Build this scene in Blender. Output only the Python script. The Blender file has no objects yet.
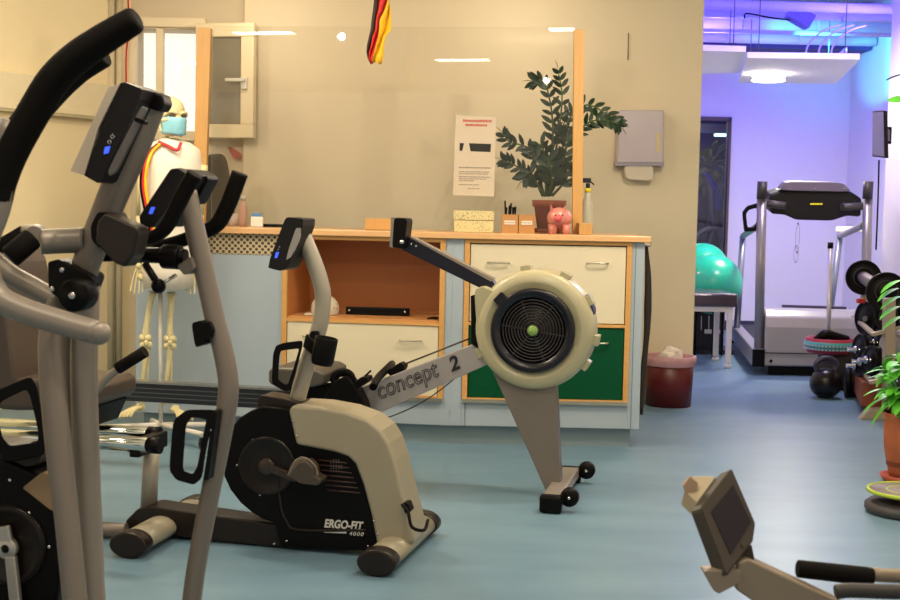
import bpy, bmesh, math, random
from mathutils import Vector, Matrix
C = bpy.context.scene.collection
SC = bpy.context.scene
PI = math.pi
H = 1.22; F = 1300.0; PITCH = math.atan(93/1300); ROLL = 0.02
# ------------------------------------------------------------------ camera
RC = (Matrix.Rotation(PI/2-PITCH, 3, 'X') @ Matrix.Rotation(ROLL, 3, 'Z'))
cam_d = bpy.data.cameras.new('camera'); cam = bpy.data.objects.new('camera', cam_d); C.objects.link(cam)
cam.matrix_world = Matrix.Translation((0, 0, H)) @ RC.to_4x4()
cam_d.lens = 36*F/900; cam_d.sensor_width = 36; cam_d.clip_start = .05
cam_d.dof.use_dof = True; cam_d.dof.focus_distance = 5.2; cam_d.dof.aperture_fstop = 9.0
SC.camera = cam
# ------------------------------------------------------------------ world, exposure
w = bpy.data.worlds.new('world'); SC.world = w; w.use_nodes = True
w.node_tree.nodes['Background'].inputs[0].default_value = (1.0, .84, .66, 1)
w.node_tree.nodes['Background'].inputs[1].default_value = .66
SC.view_settings.view_transform = 'Standard'; SC.view_settings.look = 'None'
SC.view_settings.exposure = 0.2; SC.view_settings.gamma = 1
SC.view_settings.use_curve_mapping = False

def area(name, loc, size, power, col, rot=(0, 0, 0), sy=None):
    d = bpy.data.lights.new(name, 'AREA'); d.energy = power; d.color = col; d.size = size
    if sy: d.shape = 'RECTANGLE'; d.size_y = sy
    o = bpy.data.objects.new(name, d); C.objects.link(o); o.location = loc; o.rotation_euler = rot
    return o
def aim(o, tgt):
    o.rotation_euler = (Vector(tgt)-o.location).to_track_quat('-Z', 'Y').to_euler()
WARM = (1.0, .86, .66)
# ceiling luminaires of the training room
for (x, y, p) in ((-1.6, 5.6, 16), (1.1, 5.4, 16), (-2.4, 3.6, 12), (0.2, 3.6, 16), (2.3, 4.4, 12), (-1.2, 1.6, 10), (1.4, 1.4, 14), (-.2, -1.8, 20)):
    area('ceiling_lamp_light', (x, y, 2.60), .5, p, WARM, (0, 0, 0), .16)
for (x, y, p) in ((-1.2, 5.2, 42), (1.2, 5.4, 42), (-.3, 2.2, 34), (1.9, 2.8, 18), (.4, 7.75, 5), (-1.2, 7.75, 5), (-2.3, 5.8, 26)):  # unseen point lights added to lift the upper walls and ceiling
    d = bpy.data.lights.new('fill_point_light', 'POINT'); d.energy = p; d.color = WARM; d.shadow_soft_size = .022
    o = bpy.data.objects.new('fill_point_light', d); C.objects.link(o); o.location = (x, y, 2.35)
# ceiling luminaires and blue floodlights of the rear room
area('rear_lamp_light', (2.85, 10.9, 2.27), .25, 50, (1, .90, .80))
area('rear_lamp_light', (2.6, 9.0, 2.62), .5, 26, (1, .88, .78), sy=.16)
for (x, y, z, e) in ((3.3, 10.2, 2.56, 60), (2.2, 11.6, 2.56, 60), (1.6, 9.6, 2.56, 30)):
    d = bpy.data.lights.new('blue_flood', 'SPOT'); d.energy = e*1.8; d.color = (.10, .06, 1.0); d.spot_size = 2.9; d.spot_blend = .8; d.shadow_soft_size = .06
    o = bpy.data.objects.new('blue_flood', d); C.objects.link(o); o.location = (x, y, z); o.rotation_euler = (PI, 0, 0)
for tgt, e, s in (((4.08, 12.5, 2.66), 210, .50), ((3.6, 12.4, 3.25), 40, 1.5)):
    d = bpy.data.lights.new('cyan_flood', 'SPOT'); d.energy = e; d.color = (.05, .62, 1.0); d.spot_size = s; d.spot_blend = .5; d.shadow_soft_size = .03
    o = bpy.data.objects.new('cyan_flood', d); C.objects.link(o); o.location = (3.05, 11.2, 2.62); aim(o, tgt)
# blue strip washing the rear walls from above
area('blue_wash', (2.9, 12.2, 2.75), 1.8, 11, (.22, .10, 1.0), (math.radians(35), 0, 0), .3)
area('blue_wash', (2.3, 9.3, 2.75), 1.2, 6, (.22, .10, 1.0), (math.radians(25), 0, 0), .3)

# ------------------------------------------------------------------ materials
MATS = {}
def M(name, col, rough=.5, metal=0, noise=0, scale=8, bump=0, spec=None, emit=0, coat=0, trans=0, sss=0, stretch=None):
    if name in MATS: return MATS[name]
    m = bpy.data.materials.new(name); m.use_nodes = True; nt = m.node_tree; b = nt.nodes['Principled BSDF']
    c = tuple(col)+(1,)
    b.inputs['Base Color'].default_value = c; b.inputs['Roughness'].default_value = rough; b.inputs['Metallic'].default_value = metal
    if spec is not None: b.inputs['Specular IOR Level'].default_value = spec
    if coat: b.inputs['Coat Weight'].default_value = coat; b.inputs['Coat Roughness'].default_value = .15
    if trans: b.inputs['Transmission Weight'].default_value = trans
    if emit: b.inputs['Emission Color'].default_value = c; b.inputs['Emission Strength'].default_value = emit
    tc = nt.nodes.new('ShaderNodeTexCoord'); mp = nt.nodes.new('ShaderNodeMapping'); nt.links.new(tc.outputs['Object'], mp.inputs[0])
    if stretch: mp.inputs['Scale'].default_value = stretch
    n = nt.nodes.new('ShaderNodeTexNoise'); n.inputs['Scale'].default_value = scale; n.inputs['Detail'].default_value = 4; nt.links.new(mp.outputs[0], n.inputs[0])
    k = noise or .06
    mx = nt.nodes.new('ShaderNodeMix'); mx.data_type = 'RGBA'
    mx.inputs[6].default_value = tuple(min(1, v*(1-k)) for v in col)+(1,); mx.inputs[7].default_value = tuple(min(1, v*(1+k)) for v in col)+(1,)
    nt.links.new(n.outputs['Fac'], mx.inputs[0]); nt.links.new(mx.outputs[2], b.inputs['Base Color'])
    if bump:
        bp = nt.nodes.new('ShaderNodeBump'); bp.inputs['Strength'].default_value = bump; bp.inputs['Distance'].default_value = .002
        nt.links.new(n.outputs['Fac'], bp.inputs['Height']); nt.links.new(bp.outputs[0], b.inputs['Normal'])
    MATS[name] = m; return m
def pattern(name, a, b_, kind, scale, thr=.5, rough=.6):
    m = M(name, a, rough); nt = m.node_tree; b = nt.nodes['Principled BSDF']
    tc = nt.nodes.new('ShaderNodeTexCoord')
    if kind == 'dots':
        v = nt.nodes.new('ShaderNodeTexVoronoi'); v.inputs['Scale'].default_value = scale; v.inputs['Randomness'].default_value = .8; nt.links.new(tc.outputs['Object'], v.inputs[0]); o = v.outputs['Distance']
    elif kind == 'grid':
        v = nt.nodes.new('ShaderNodeTexVoronoi'); v.inputs['Scale'].default_value = scale; v.inputs['Randomness'].default_value = 0; mp_ = nt.nodes.new('ShaderNodeMapping'); mp_.inputs['Rotation'].default_value = (0, math.radians(45), 0); fl2 = nt.nodes.new('ShaderNodeVectorMath'); fl2.operation = 'MULTIPLY'; fl2.inputs[1].default_value = (1, 0, 1); nt.links.new(tc.outputs['Object'], fl2.inputs[0]); nt.links.new(fl2.outputs[0], mp_.inputs[0]); nt.links.new(mp_.outputs[0], v.inputs[0]); o = v.outputs['Distance']
    r = nt.nodes.new('ShaderNodeMath'); r.operation = 'LESS_THAN'; r.inputs[1].default_value = thr; nt.links.new(o, r.inputs[0])
    mx = nt.nodes.new('ShaderNodeMix'); mx.data_type = 'RGBA'; mx.inputs[6].default_value = (*a, 1); mx.inputs[7].default_value = (*b_, 1)
    nt.links.new(r.outputs[0], mx.inputs[0]); nt.links.new(mx.outputs[2], b.inputs['Base Color']); return m
def glassy(name, tint, ior=1.45, rough=.015):
    m = bpy.data.materials.new(name); m.use_nodes = True; nt = m.node_tree
    for n in list(nt.nodes): nt.nodes.remove(n)
    o = nt.nodes.new('ShaderNodeOutputMaterial'); t = nt.nodes.new('ShaderNodeBsdfTransparent'); t.inputs[0].default_value = (*tint, 1)
    g = nt.nodes.new('ShaderNodeBsdfGlossy'); g.inputs['Roughness'].default_value = rough
    f = nt.nodes.new('ShaderNodeFresnel'); f.inputs[0].default_value = ior; mx = nt.nodes.new('ShaderNodeMixShader')
    nt.links.new(f.outputs[0], mx.inputs[0]); nt.links.new(t.outputs[0], mx.inputs[1]); nt.links.new(g.outputs[0], mx.inputs[2]); nt.links.new(mx.outputs[0], o.inputs[0]); return m
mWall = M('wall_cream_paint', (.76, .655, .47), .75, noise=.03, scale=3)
mWallD = M('wall_cream_shaded', (.66, .56, .40), .75, noise=.03, scale=3)  # main wall cream, darkened to paint shade into the window recess
mRear = M('rear_white_paint', (.78, .75, .80), .7, noise=.02, scale=3)
mSilver = M('silver_lacquer', (.20, .17, .145), .42, .3, noise=.04)
mSilverL = M('light_silver_lacquer', (.26, .225, .195), .42, .25)
mBlack = M('black_plastic', (.0025, .002, .0022), .42, spec=.14)
mFoam = M('black_foam', (.004, .003, .0025), .7, bump=.3, scale=60, spec=.12)
mBrownB = M('dark_brown_plastic', (.012, .007, .005), .35, spec=.35)
mNavy = M('black_navy_plastic', (.006, .007, .018), .35, spec=.4)
mCream = M('cream_plastic', (.31, .275, .195), .38, coat=.3)
mCreamY = M('ivory_plastic', (.43, .39, .245), .38, coat=.2)
mChrome = M('chrome', (.75, .75, .73), .12, 1)
mBlue = M('pale_blue_laminate', (.36, .43, .50), .5, noise=.02)
mPlinth = M('blue_grey_plinth', (.21, .28, .31), .5, noise=.04)
mOak = M('beech_edging', (.62, .33, .10), .45, noise=.12, scale=5, stretch=(1, 1, 12))
mTop = M('beech_worktop', (.72, .42, .19), .35, noise=.07, scale=6, stretch=(1.5, 14, 14), coat=.2)
mInner = M('niche_beech_board', (.50, .19, .055), .5, noise=.05, scale=5)
mPine = M('pine_wood', (.58, .32, .10), .5, noise=.13, scale=5, stretch=(14, 14, .9))
mFront = M('cream_drawer_front', (.70, .62, .45), .45, noise=.015)
mGreen = M('green_drawer_front', (.0005, .065, .024), .5, spec=.15)
mAlu = M('brushed_aluminium', (.45, .42, .33), .3, .8)
mWhite = M('white_plastic', (.72, .68, .62), .4)
mPaper = M('white_paper', (.80, .72, .64), .8)
mBone = M('ivory_bone_resin', (.62, .54, .30), .45, noise=.12, scale=14)
mTerra = M('terracotta', (.36, .095, .035), .7, noise=.25, scale=10)
mLeafD = M('dark_glossy_leaf', (.007, .030, .008), .45, noise=.4, scale=20)
mLeafL = M('bright_green_leaf', (.10, .50, .03), .4, noise=.5, scale=12)
mStem = M('plant_stem', (.05, .10, .02), .5)
mRed = M('red_cloth', (.62, .02, .02), .7); mGold = M('gold_cloth', (.85, .48, .01), .7); mClothK = M('black_cloth', (.02, .015, .012), .9, bump=.3, scale=30)
mLED = M('blue_led_display', (.05, .12, 1.0), .3, emit=.7)
mPale = M('pale_silver_lacquer', (.36, .325, .265), .38, .25)
mRivet = M('steel_rivet', (.6, .6, .6), .25, .9)

# ------------------------------------------------------------------ projection helper: a pixel and a distance give a point in the room
def ray(px, py): return RC @ Vector(((px-450)/F, -(py-300)/F, -1))
def P(px, py, D):
    d = ray(px, py); return Vector((0, 0, H)) + d*(D/d.y)
def PZ(px, py, z=0):
    d = ray(px, py); return Vector((0, 0, H)) + d*((z-H)/d.z)
class Plane:
    def __init__(s, p0, direction):
        s.p = Vector((p0[0], p0[1], 0)); s.u = Vector((direction[0], direction[1], 0)).normalized()
        s.n = Vector((-s.u.y, s.u.x, 0))
        if s.n.y < 0: s.n = -s.n                # n points away from the camera
    def __call__(s, px, py, off=0):
        d = ray(px, py); o = Vector((0, 0, H)); k = (s.p + s.n*off - o).dot(s.n)/d.dot(s.n); return o + d*k
# ------------------------------------------------------------------ mesh helpers
def NB(): return bmesh.new()
def box(bm, c, s, rot=None):
    r = bmesh.ops.create_cube(bm, size=1); m = Matrix.Translation(c) @ (rot.to_4x4() if rot else Matrix.Identity(4)) @ Matrix.Diagonal((*s, 1))
    bmesh.ops.transform(bm, matrix=m, verts=r['verts'])
def frame_box(bm, a, b, w_, t, up=Vector((0, 0, 1))):
    "bar from a to b, width w_ along the side axis and t along the other"
    z = (b-a); L = z.length; z.normalize(); x = z.cross(up)
    if x.length < 1e-4: x = Vector((1, 0, 0))
    x.normalize(); y = z.cross(x)
    box(bm, (a+b)/2, (w_, t, L), Matrix((x, y, z)).transposed())
def smooth_path(pts, n=6):
    pts = [Vector(p) for p in pts]
    if len(pts) < 3: return pts
    out = []
    q = [pts[0]*2-pts[1]]+pts+[pts[-1]*2-pts[-2]]
    for i in range(1, len(q)-2):
        for k in range(n):
            t = k/n; a, b, c, d = q[i-1:i+3]
            out.append(.5*((2*b)+(c-a)*t+(2*a-5*b+4*c-d)*t*t+(3*b-a-3*c+d)*t**3))
    out.append(pts[-1]); return out
def tube(bm, pts, r, seg=16, smooth=True, flat=1.0, cap=True):
    path = smooth_path(pts) if smooth else [Vector(p) for p in pts]
    n = len(path); rs = r if isinstance(r, (list, tuple)) else None
    T0 = (path[1]-path[0]).normalized(); nrm = T0.orthogonal().normalized()
    if abs(T0.y) < .95: nrm = (Vector((0, 1, 0))-T0*T0.y).normalized()
    rings = []
    for i, p in enumerate(path):
        T = (path[min(i+1, n-1)]-path[max(i-1, 0)]).normalized(); nrm = (nrm-T*nrm.dot(T)).normalized(); b = T.cross(nrm)
        if rs: f = i/(n-1)*(len(rs)-1); k = min(int(f), len(rs)-2); rr = rs[k]+(rs[k+1]-rs[k])*(f-k)
        else: rr = r
        rings.append([bm.verts.new(p+nrm*math.cos(a)*rr+b*math.sin(a)*rr*flat) for a in [2*PI*j/seg for j in range(seg)]])
    for a, b in zip(rings, rings[1:]):
        for j in range(seg): bm.faces.new((a[j], a[(j+1) % seg], b[(j+1) % seg], b[j])).smooth = True
    if cap: bm.faces.new(rings[0][::-1]); bm.faces.new(rings[-1])
def prism(bm, pts, off, off0=None):
    "closed outline pts, extruded by vector off (starting at off0)"
    o0 = off0 or Vector((0, 0, 0)); a = [bm.verts.new(Vector(p)+o0) for p in pts]; b = [bm.verts.new(Vector(p)+off) for p in pts]
    n = len(a); bm.faces.new(a); bm.faces.new(b[::-1])
    for i in range(n): bm.faces.new((a[i], b[i], b[(i+1) % n], a[(i+1) % n]))
    bmesh.ops.recalc_face_normals(bm, faces=bm.faces)
def lathe(bm, prof, c, axis=Vector((0, 0, 1)), seg=32):
    axis = Vector(axis).normalized(); x = axis.orthogonal().normalized(); y = axis.cross(x); c = Vector(c); rings = []
    for (r, h) in prof:
        rings.append([bm.verts.new(c+axis*h+(x*math.cos(a)+y*math.sin(a))*max(r, 1e-5)) for a in [2*PI*j/seg for j in range(seg)]])
    for a, b in zip(rings, rings[1:]):
        for j in range(seg): bm.faces.new((a[j], a[(j+1) % seg], b[(j+1) % seg], b[j])).smooth = True
    bmesh.ops.remove_doubles(bm, verts=bm.verts, dist=2e-5)
    bmesh.ops.recalc_face_normals(bm, faces=bm.faces)
def ball(bm, c, r, rot=None, seg=20):
    s = r if isinstance(r, (tuple, list)) else (r, r, r)
    q = bmesh.ops.create_uvsphere(bm, u_segments=seg, v_segments=seg//2+2, radius=1)
    m = Matrix.Translation(c) @ (rot.to_4x4() if rot else Matrix.Identity(4)) @ Matrix.Diagonal((*s, 1)); bmesh.ops.transform(bm, matrix=m, verts=q['verts'])
    for v in q['verts']:
        for f in v.link_faces: f.smooth = True
def ring(bm, c, axis, R, r, seg=40, s2=10, sc=(1, 1)):
    axis = Vector(axis).normalized(); x = axis.orthogonal().normalized(); y = axis.cross(x); g = []
    for i in range(seg):
        a = 2*PI*i/seg; d = x*math.cos(a)+y*math.sin(a)
        g.append([bm.verts.new(Vector(c)+d*(R+r*math.cos(t)*sc[0])+axis*r*math.sin(t)*sc[1]) for t in [2*PI*j/s2 for j in range(s2)]])
    for i in range(seg):
        for j in range(s2): bm.faces.new((g[i][j], g[(i+1) % seg][j], g[(i+1) % seg][(j+1) % s2], g[i][(j+1) % s2])).smooth = True
def origin(o):
    v = Vector((0, 0, 0))
    while o: v += o.location; o = o.parent
    return v
def obj(name, bm, mat, parent=None, bevel=0, kind=None, label=None, seg=2, sub=0, smooth=False):
    me = bpy.data.meshes.new(name)
    o = bpy.data.objects.new(name, me)
    if parent: o.parent = parent; base = origin(parent)
    else:
        vs = [v.co for v in bm.verts]
        base = Vector(((min(v.x for v in vs)+max(v.x for v in vs))/2, (min(v.y for v in vs)+max(v.y for v in vs))/2, min(v.z for v in vs))); o.location = base
    bmesh.ops.translate(bm, vec=-base, verts=bm.verts)
    if smooth:
        for f in bm.faces: f.smooth = True
    bm.to_mesh(me); bm.free()
    for m in (mat if isinstance(mat, (list, tuple)) else [mat]): me.materials.append(m)
    C.objects.link(o)
    if sub: s = o.modifiers.new('subdivision', 'SUBSURF'); s.levels = s.render_levels = sub
    if bevel:
        b = o.modifiers.new('bevel', 'BEVEL'); b.width = bevel; b.segments = seg; b.limit_method = 'ANGLE'; b.angle_limit = .6
        b.harden_normals = False
    if kind: o['kind'] = kind
    if label: o['label'] = label
    return o
def tag(o, label, cat, group=None):
    o['label'] = label; o['category'] = cat
    if group: o['group'] = group
    return o
def thing(name, label, cat, loc, group=None):
    o = bpy.data.objects.new(name, None); C.objects.link(o); o.location = loc; o.empty_display_size = .1
    return tag(o, label, cat, group)
def one(f, *a, **k):
    b = NB(); f(b, *a, **k); return b
def text(s, o_, xd, yd, h, mat, parent, name='lettering', ext=.0008, outline=0, spacing=1, shear=0, widen=1, width=None, bold=.012):
    cu = bpy.data.curves.new(name, 'FONT'); cu.body = s; cu.size = 1; cu.space_character = spacing; cu.shear = shear
    if outline: cu.fill_mode = 'NONE'; cu.bevel_depth = outline/h; cu.bevel_resolution = 0; cu.extrude = 0
    else: cu.extrude = ext/h; cu.offset = bold
    t = bpy.data.objects.new(name, cu); C.objects.link(t)
    me = bpy.data.meshes.new_from_object(t.evaluated_get(bpy.context.evaluated_depsgraph_get()))
    bpy.data.objects.remove(t); xd = Vector(xd).normalized(); yd = Vector(yd).normalized(); zd = xd.cross(yd)
    if width: widen = width/(h*max(1e-6, max(v.co.x for v in me.vertices)-min(v.co.x for v in me.vertices)))
    m = Matrix.Translation(Vector(o_)) @ Matrix((xd*h*widen, yd*h, zd*h)).transposed().to_4x4()
    b = NB(); b.from_mesh(me); bmesh.ops.transform(b, matrix=m, verts=b.verts); return obj(name, b, mat, parent)
def V(*a): return Vector(a)
def struct(name, bm, mat, bevel=0): return obj(name, bm, mat, None, bevel, kind='structure')
def rpoly(pts, n=3, k=.25):
    "round the corners of a 2d pixel outline"
    out = []; L = len(pts)
    for i in range(L):
        p0, p1, p2 = Vector(pts[i-1]), Vector(pts[i]), Vector(pts[(i+1) % L]); a = p1.lerp(p0, k); c = p1.lerp(p2, k)
        for j in range(n+1):
            t = j/n; out.append(a*(1-t)**2+p1*2*t*(1-t)+c*t*t)
    return out

# ================================================================== SETTING
fl = M('blue_vinyl_floor', (.17, .31, .38), .36, noise=.05, scale=2, spec=.32)
nt = fl.node_tree; b = nt.nodes['Principled BSDF']
tc = nt.nodes.new('ShaderNodeTexCoord'); mp = nt.nodes.new('ShaderNodeMapping'); mp.inputs['Scale'].default_value = (.8, 2.6, 1)
n1 = nt.nodes.new('ShaderNodeTexNoise'); n1.inputs['Scale'].default_value = 2.2; n1.inputs['Detail'].default_value = 6
nt.links.new(tc.outputs['Object'], mp.inputs[0]); nt.links.new(mp.outputs[0], n1.inputs[0])
cr = nt.nodes.new('ShaderNodeValToRGB'); cr.color_ramp.elements[0].position = .35; cr.color_ramp.elements[0].color = (.13, .228, .315, 1); cr.color_ramp.elements[1].position = .68; cr.color_ramp.elements[1].color = (.165, .272, .365, 1)
nt.links.new(n1.outputs['Fac'], cr.inputs[0]); nt.links.new(cr.outputs[0], b.inputs['Base Color'])
bp = nt.nodes.new('ShaderNodeBump'); bp.inputs['Strength'].default_value = .05; bp.inputs['Distance'].default_value = .004
nt.links.new(n1.outputs['Fac'], bp.inputs['Height']); nt.links.new(bp.outputs[0], b.inputs['Normal'])
WY = 8.3                                        # front face of the back wall
XE = P(698, 200, WY).x                          # its free end, where the rear room opens
XC = P(128, 200, WY).x                          # corner with the left wall
struct('floor', one(box, (0, 5.5, -.05), (12, 20, .1)), fl)
struct('ceiling', one(box, (-.7, 2.85, 2.76), (9.6, 11.7, .1)), M('ceiling_cream', (.62, .55, .42), .8))
struct('wall_back', one(box, ((XE+XC+.73)/2, WY+.1, 1.36), (XE-XC-.73, .2, 2.72)), mWall, .004)
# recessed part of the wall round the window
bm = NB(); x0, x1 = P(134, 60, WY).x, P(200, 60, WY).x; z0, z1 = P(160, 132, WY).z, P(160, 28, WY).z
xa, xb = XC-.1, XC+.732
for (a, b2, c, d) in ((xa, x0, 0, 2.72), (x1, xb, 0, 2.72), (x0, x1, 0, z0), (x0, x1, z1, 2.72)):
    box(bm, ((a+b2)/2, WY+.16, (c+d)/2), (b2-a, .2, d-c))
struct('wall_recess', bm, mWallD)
# left wall, oblique
LA = V(XC, WY+.06, 0); ldir = V(-.46, -.8, 0).normalized(); LB = LA+ldir*7
bm = NB(); nl = V(ldir.y, -ldir.x, 0); nl = nl if nl.x < 0 else -nl
prism(bm, [LA, LB, LB+V(0, 0, 2.72), LA+V(0, 0, 2.72)], nl*.15)
struct('wall_left', bm, M('left_wall_cream', (.82, .70, .45), .75, noise=.03, scale=3))
def LW(px, py, off=0): return Plane(LA, ldir)(px, py, off)
# ---- cable trunking on the left wall
PL = Plane(LA, ldir); nin = -nl
root = thing('cable_trunking', 'cream cable trunking running along the left wall above the machines', 'trunking', PL(40, 110)+nin*.02)
def ztr(py): return PL(20, py).z
za, zb = PL(20, 75).z, PL(20, 113).z
a0 = LA+ldir*.12; a1 = LA+ldir*2.6
bm = NB(); box(bm, (a0+a1)/2+nin*.035+V(0, 0, (za+zb)/2), ((a1-a0).length, .07, za-zb), Matrix.Rotation(math.atan2(ldir.y, ldir.x), 3, 'Z'))
obj('trunking_body', bm, M('trunking_cream', (.74, .65, .44), .5), root, .006)
bm = NB(); box(bm, (a0+a1)/2+nin*.075+V(0, 0, zb+.03), ((a1-a0).length, .014, .035), Matrix.Rotation(math.atan2(ldir.y, ldir.x), 3, 'Z'))
obj('trunking_lip', bm, M('trunking_cream', (.74, .65, .44), .5), root, .003)
# ---- pipes in the left corner
for i, (px, r) in enumerate(((111, .022), (119, .022))):
    t = P(px, 100, WY-.10+.03*i); b = one(tube, [(t.x, t.y, 0), (t.x, t.y, 2.7)], r, smooth=False)
    tag(obj('heating_pipe', b, M('pipe_cream', (.62, .54, .38), .4)), ['cream vertical heating pipe nearest the trunking, left of the window', 'cream vertical heating pipe beside the window frame, right of its twin'][i], 'pipe', 'heating pipes in the left corner')
t = P(127, 50, WY-.03)
tag(obj('red_cable', one(tube, [(t.x, t.y, 2.6), (t.x+.012, t.y, 2.3), (t.x-.006, t.y, 2.1), (t.x+.004, t.y, 1.75)], .005, 8), mRed), 'thin red cable running down the wall beside the window frame', 'cable')
# ---- window with bright pane
def yw(px, py, D=WY+.06): return P(px, py, D)
def rect_frame(bm, x0, x1, z0, z1, y, t, d):
    for (cx, cz, sx, sz) in (((x0+x1)/2, z0+t/2, x1-x0, t), ((x0+x1)/2, z1-t/2, x1-x0, t), (x0+t/2, (z0+z1)/2, t, z1-z0-2*t), (x1-t/2, (z0+z1)/2, t, z1-z0-2*t)):
        box(bm, (cx, y, cz), (sx, d, sz))
mFrame = M('window_frame_cream', (.80, .68, .46), .4)
bm = NB(); rect_frame(bm, x0-.055, x1+.03, z0-.05, z1+.07, WY+.05, .06, .07)
xm = P(158.5, 60, WY).x; box(bm, (xm, WY+.05, (z0+z1)/2), (.045, .06, z1-z0))
win = struct('window_1', bm, mFrame, .004)
obj('window_pane', one(box, ((x0+x1)/2, WY+.07, (z0+z1)/2), (x1-x0, .008, z1-z0)), glassy('window_glass', (.95, .97, 1)), win)
# glowing panel added beyond the window to give its panes their brightness
struct('glow_panel_outside', one(box, ((x0+x1)/2, WY+.5, (z0+z1)/2), (x1-x0+.6, .03, z1-z0+.5)), M('window_glow_white', (.95, .90, .80), .6, emit=.75))
# ---- opened casement leaning over the wall
cz0, cz1 = P(225, 138, 8.18).z, P(225, 23, 8.18).z
A = P(197, 80, 8.24); B = P(255, 80, 8.16); dv = (V(B.x-A.x, B.y-A.y, 0)); Lc = dv.length; dv.normalize(); rz = Matrix.Rotation(math.atan2(dv.y, dv.x), 3, 'Z')
root = thing('window_casement', 'open cream window casement with grey glass behind the left pine post', 'window', V((A.x+B.x)/2, (A.y+B.y)/2, cz0))
bm = NB(); t = .085; nn = V(-dv.y, dv.x, 0)
def cb(bm, u0, u1, za_, zb_, d, off=0): box(bm, V(A.x, A.y, 0)+dv*(u0+u1)/2+nn*off+V(0, 0, (za_+zb_)/2), (u1-u0, d, zb_-za_), rz)
cb(bm, 0, Lc, cz0, cz0+t, .06); cb(bm, 0, Lc, cz1-t, cz1, .06); cb(bm, 0, .06, cz0+t, cz1-t, .06); cb(bm, Lc-t, Lc, cz0+t, cz1-t, .06)
obj('casement_frame', bm, mFrame, root, .006)
bm = NB(); cb(bm, .05, Lc-t+.01, cz0+t-.01, cz1-t+.01, .012, .012)
obj('casement_pane', bm, M('casement_grey_glass', (.26, .23, .17), .12, noise=.2, scale=5), root)
bm = NB(); hz = P(247, 82, 8.12); cb(bm, Lc-.075, Lc-.035, hz.z-.045, hz.z+.03, .025, -.04); cb(bm, Lc-.17, Lc-.04, hz.z, hz.z+.022, .018, -.07)
obj('casement_handle', bm, mWhite, root, .006)
# ---- lavender tinged far room
YF = 13.5
xr = 4.08
xd0, xd1 = 1.9, P(728, 200, YF).x; zd = P(715, 117, YF).z
bm = NB(); box(bm, ((xd1+xr+.1)/2, YF+.1, 1.65), (xr+.1-xd1, .2, 3.3)); box(bm, ((xd0+xd1)/2, YF+.1, (zd+3.3)/2), (xd1-xd0, .2, 3.3-zd)); box(bm, (xd0-.5, YF+.1, 1.65), (1.0, .2, 3.3))
struct('wall_far', bm, mRear)
struct('wall_right', one(box, (xr+.1, 11.4, 1.65), (.2, 4.4, 3.3)), mRear)
xp = P(886, 150, 9.7).x
struct('wall_pillar', one(box, (xp+.6, 9.45, 1.65), (1.2, .5, 3.3)), mRear, .006)
struct('wall_side', one(box, (xp+.9, 6.2, 1.36), (.2, 6.0, 2.72)), mWall)
struct('wall_divider', one(box, (1.2, 11.0, 1.65), (.15, 5.0, 3.3)), mRear)
struct('ceiling_rear', one(box, (2.9, 11.1, 3.35), (4.2, 5.4, .1)), M('rear_ceiling_white', (.7, .7, .75), .8))
struct('trim_1', one(box, (2.9, 8.6, 3.0), (4.2, .2, .58)), mWall)
struct('baseboard_far', one(box, ((xd1+xr)/2, YF-.01, .05), (xr-xd1, .02, .10)), M('baseboard_dark', (.03, .03, .05), .5))
bm = NB(); box(bm, (xd1-.01, YF-.0, zd/2), (.025, .08, zd)); box(bm, ((xd0+xd1)/2, YF, zd-.02), (xd1-xd0, .08, .04)); box(bm, (xd0+.02, YF, zd/2), (.05, .08, zd))
dr = struct('door_1', bm, M('door_frame_brown', (.09, .06, .05), .5))
obj('door_pane', one(box, ((xd0+xd1)/2, YF+.02, zd/2), (xd1-xd0-.06, .01, zd)), glassy('door_glass', (.85, .88, 1)), dr)
# dark room behind the glass door
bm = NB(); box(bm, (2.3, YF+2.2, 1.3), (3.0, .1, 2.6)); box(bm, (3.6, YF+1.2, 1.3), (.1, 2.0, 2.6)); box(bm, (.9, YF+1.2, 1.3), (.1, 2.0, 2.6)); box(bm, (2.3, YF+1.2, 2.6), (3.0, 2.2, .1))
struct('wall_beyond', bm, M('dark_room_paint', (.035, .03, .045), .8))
area('beyond_fill_light', (2.4, YF+1.0, 2.45), .3, 5, (.9, .95, 1))  # unseen fill light added so the stored bike shows in the dark
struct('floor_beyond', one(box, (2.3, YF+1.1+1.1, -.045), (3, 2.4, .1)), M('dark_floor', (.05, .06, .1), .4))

# ================================================================== RECEPTION COUNTER
ZT = P(600, 235.3, 6.60).z; TH = .032
KX = P(452, 300, 6.62).x
LYaw = math.radians(8); lu = V(-math.cos(LYaw), math.sin(LYaw), 0)      # left half turns away from the camera
CR = Plane((0, 6.62), (1, 0)); CL = Plane((KX, 6.62), lu)
K = V(KX, 6.62, 0)
XR = CR(642, 330).x; XL = CL(136, 300)
ruler_l = (V(XL.x, XL.y, 0)-K).length
root = thing('reception_counter', 'long pale blue reception counter with cabinets set in its front', 'counter', V(0, 6.9, 0))
ln = V(math.sin(LYaw), math.cos(LYaw), 0)
zc = ZT-TH
def lpt(t, z, off=0): return K+lu*t+ln*off+V(0, 0, z)
zs = CR(550, 403).z                                     # underside of the gold frames
zp = CR(550, 427.5).z                                   # top of plinth
zTopR = CR(550, 243).z
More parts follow.
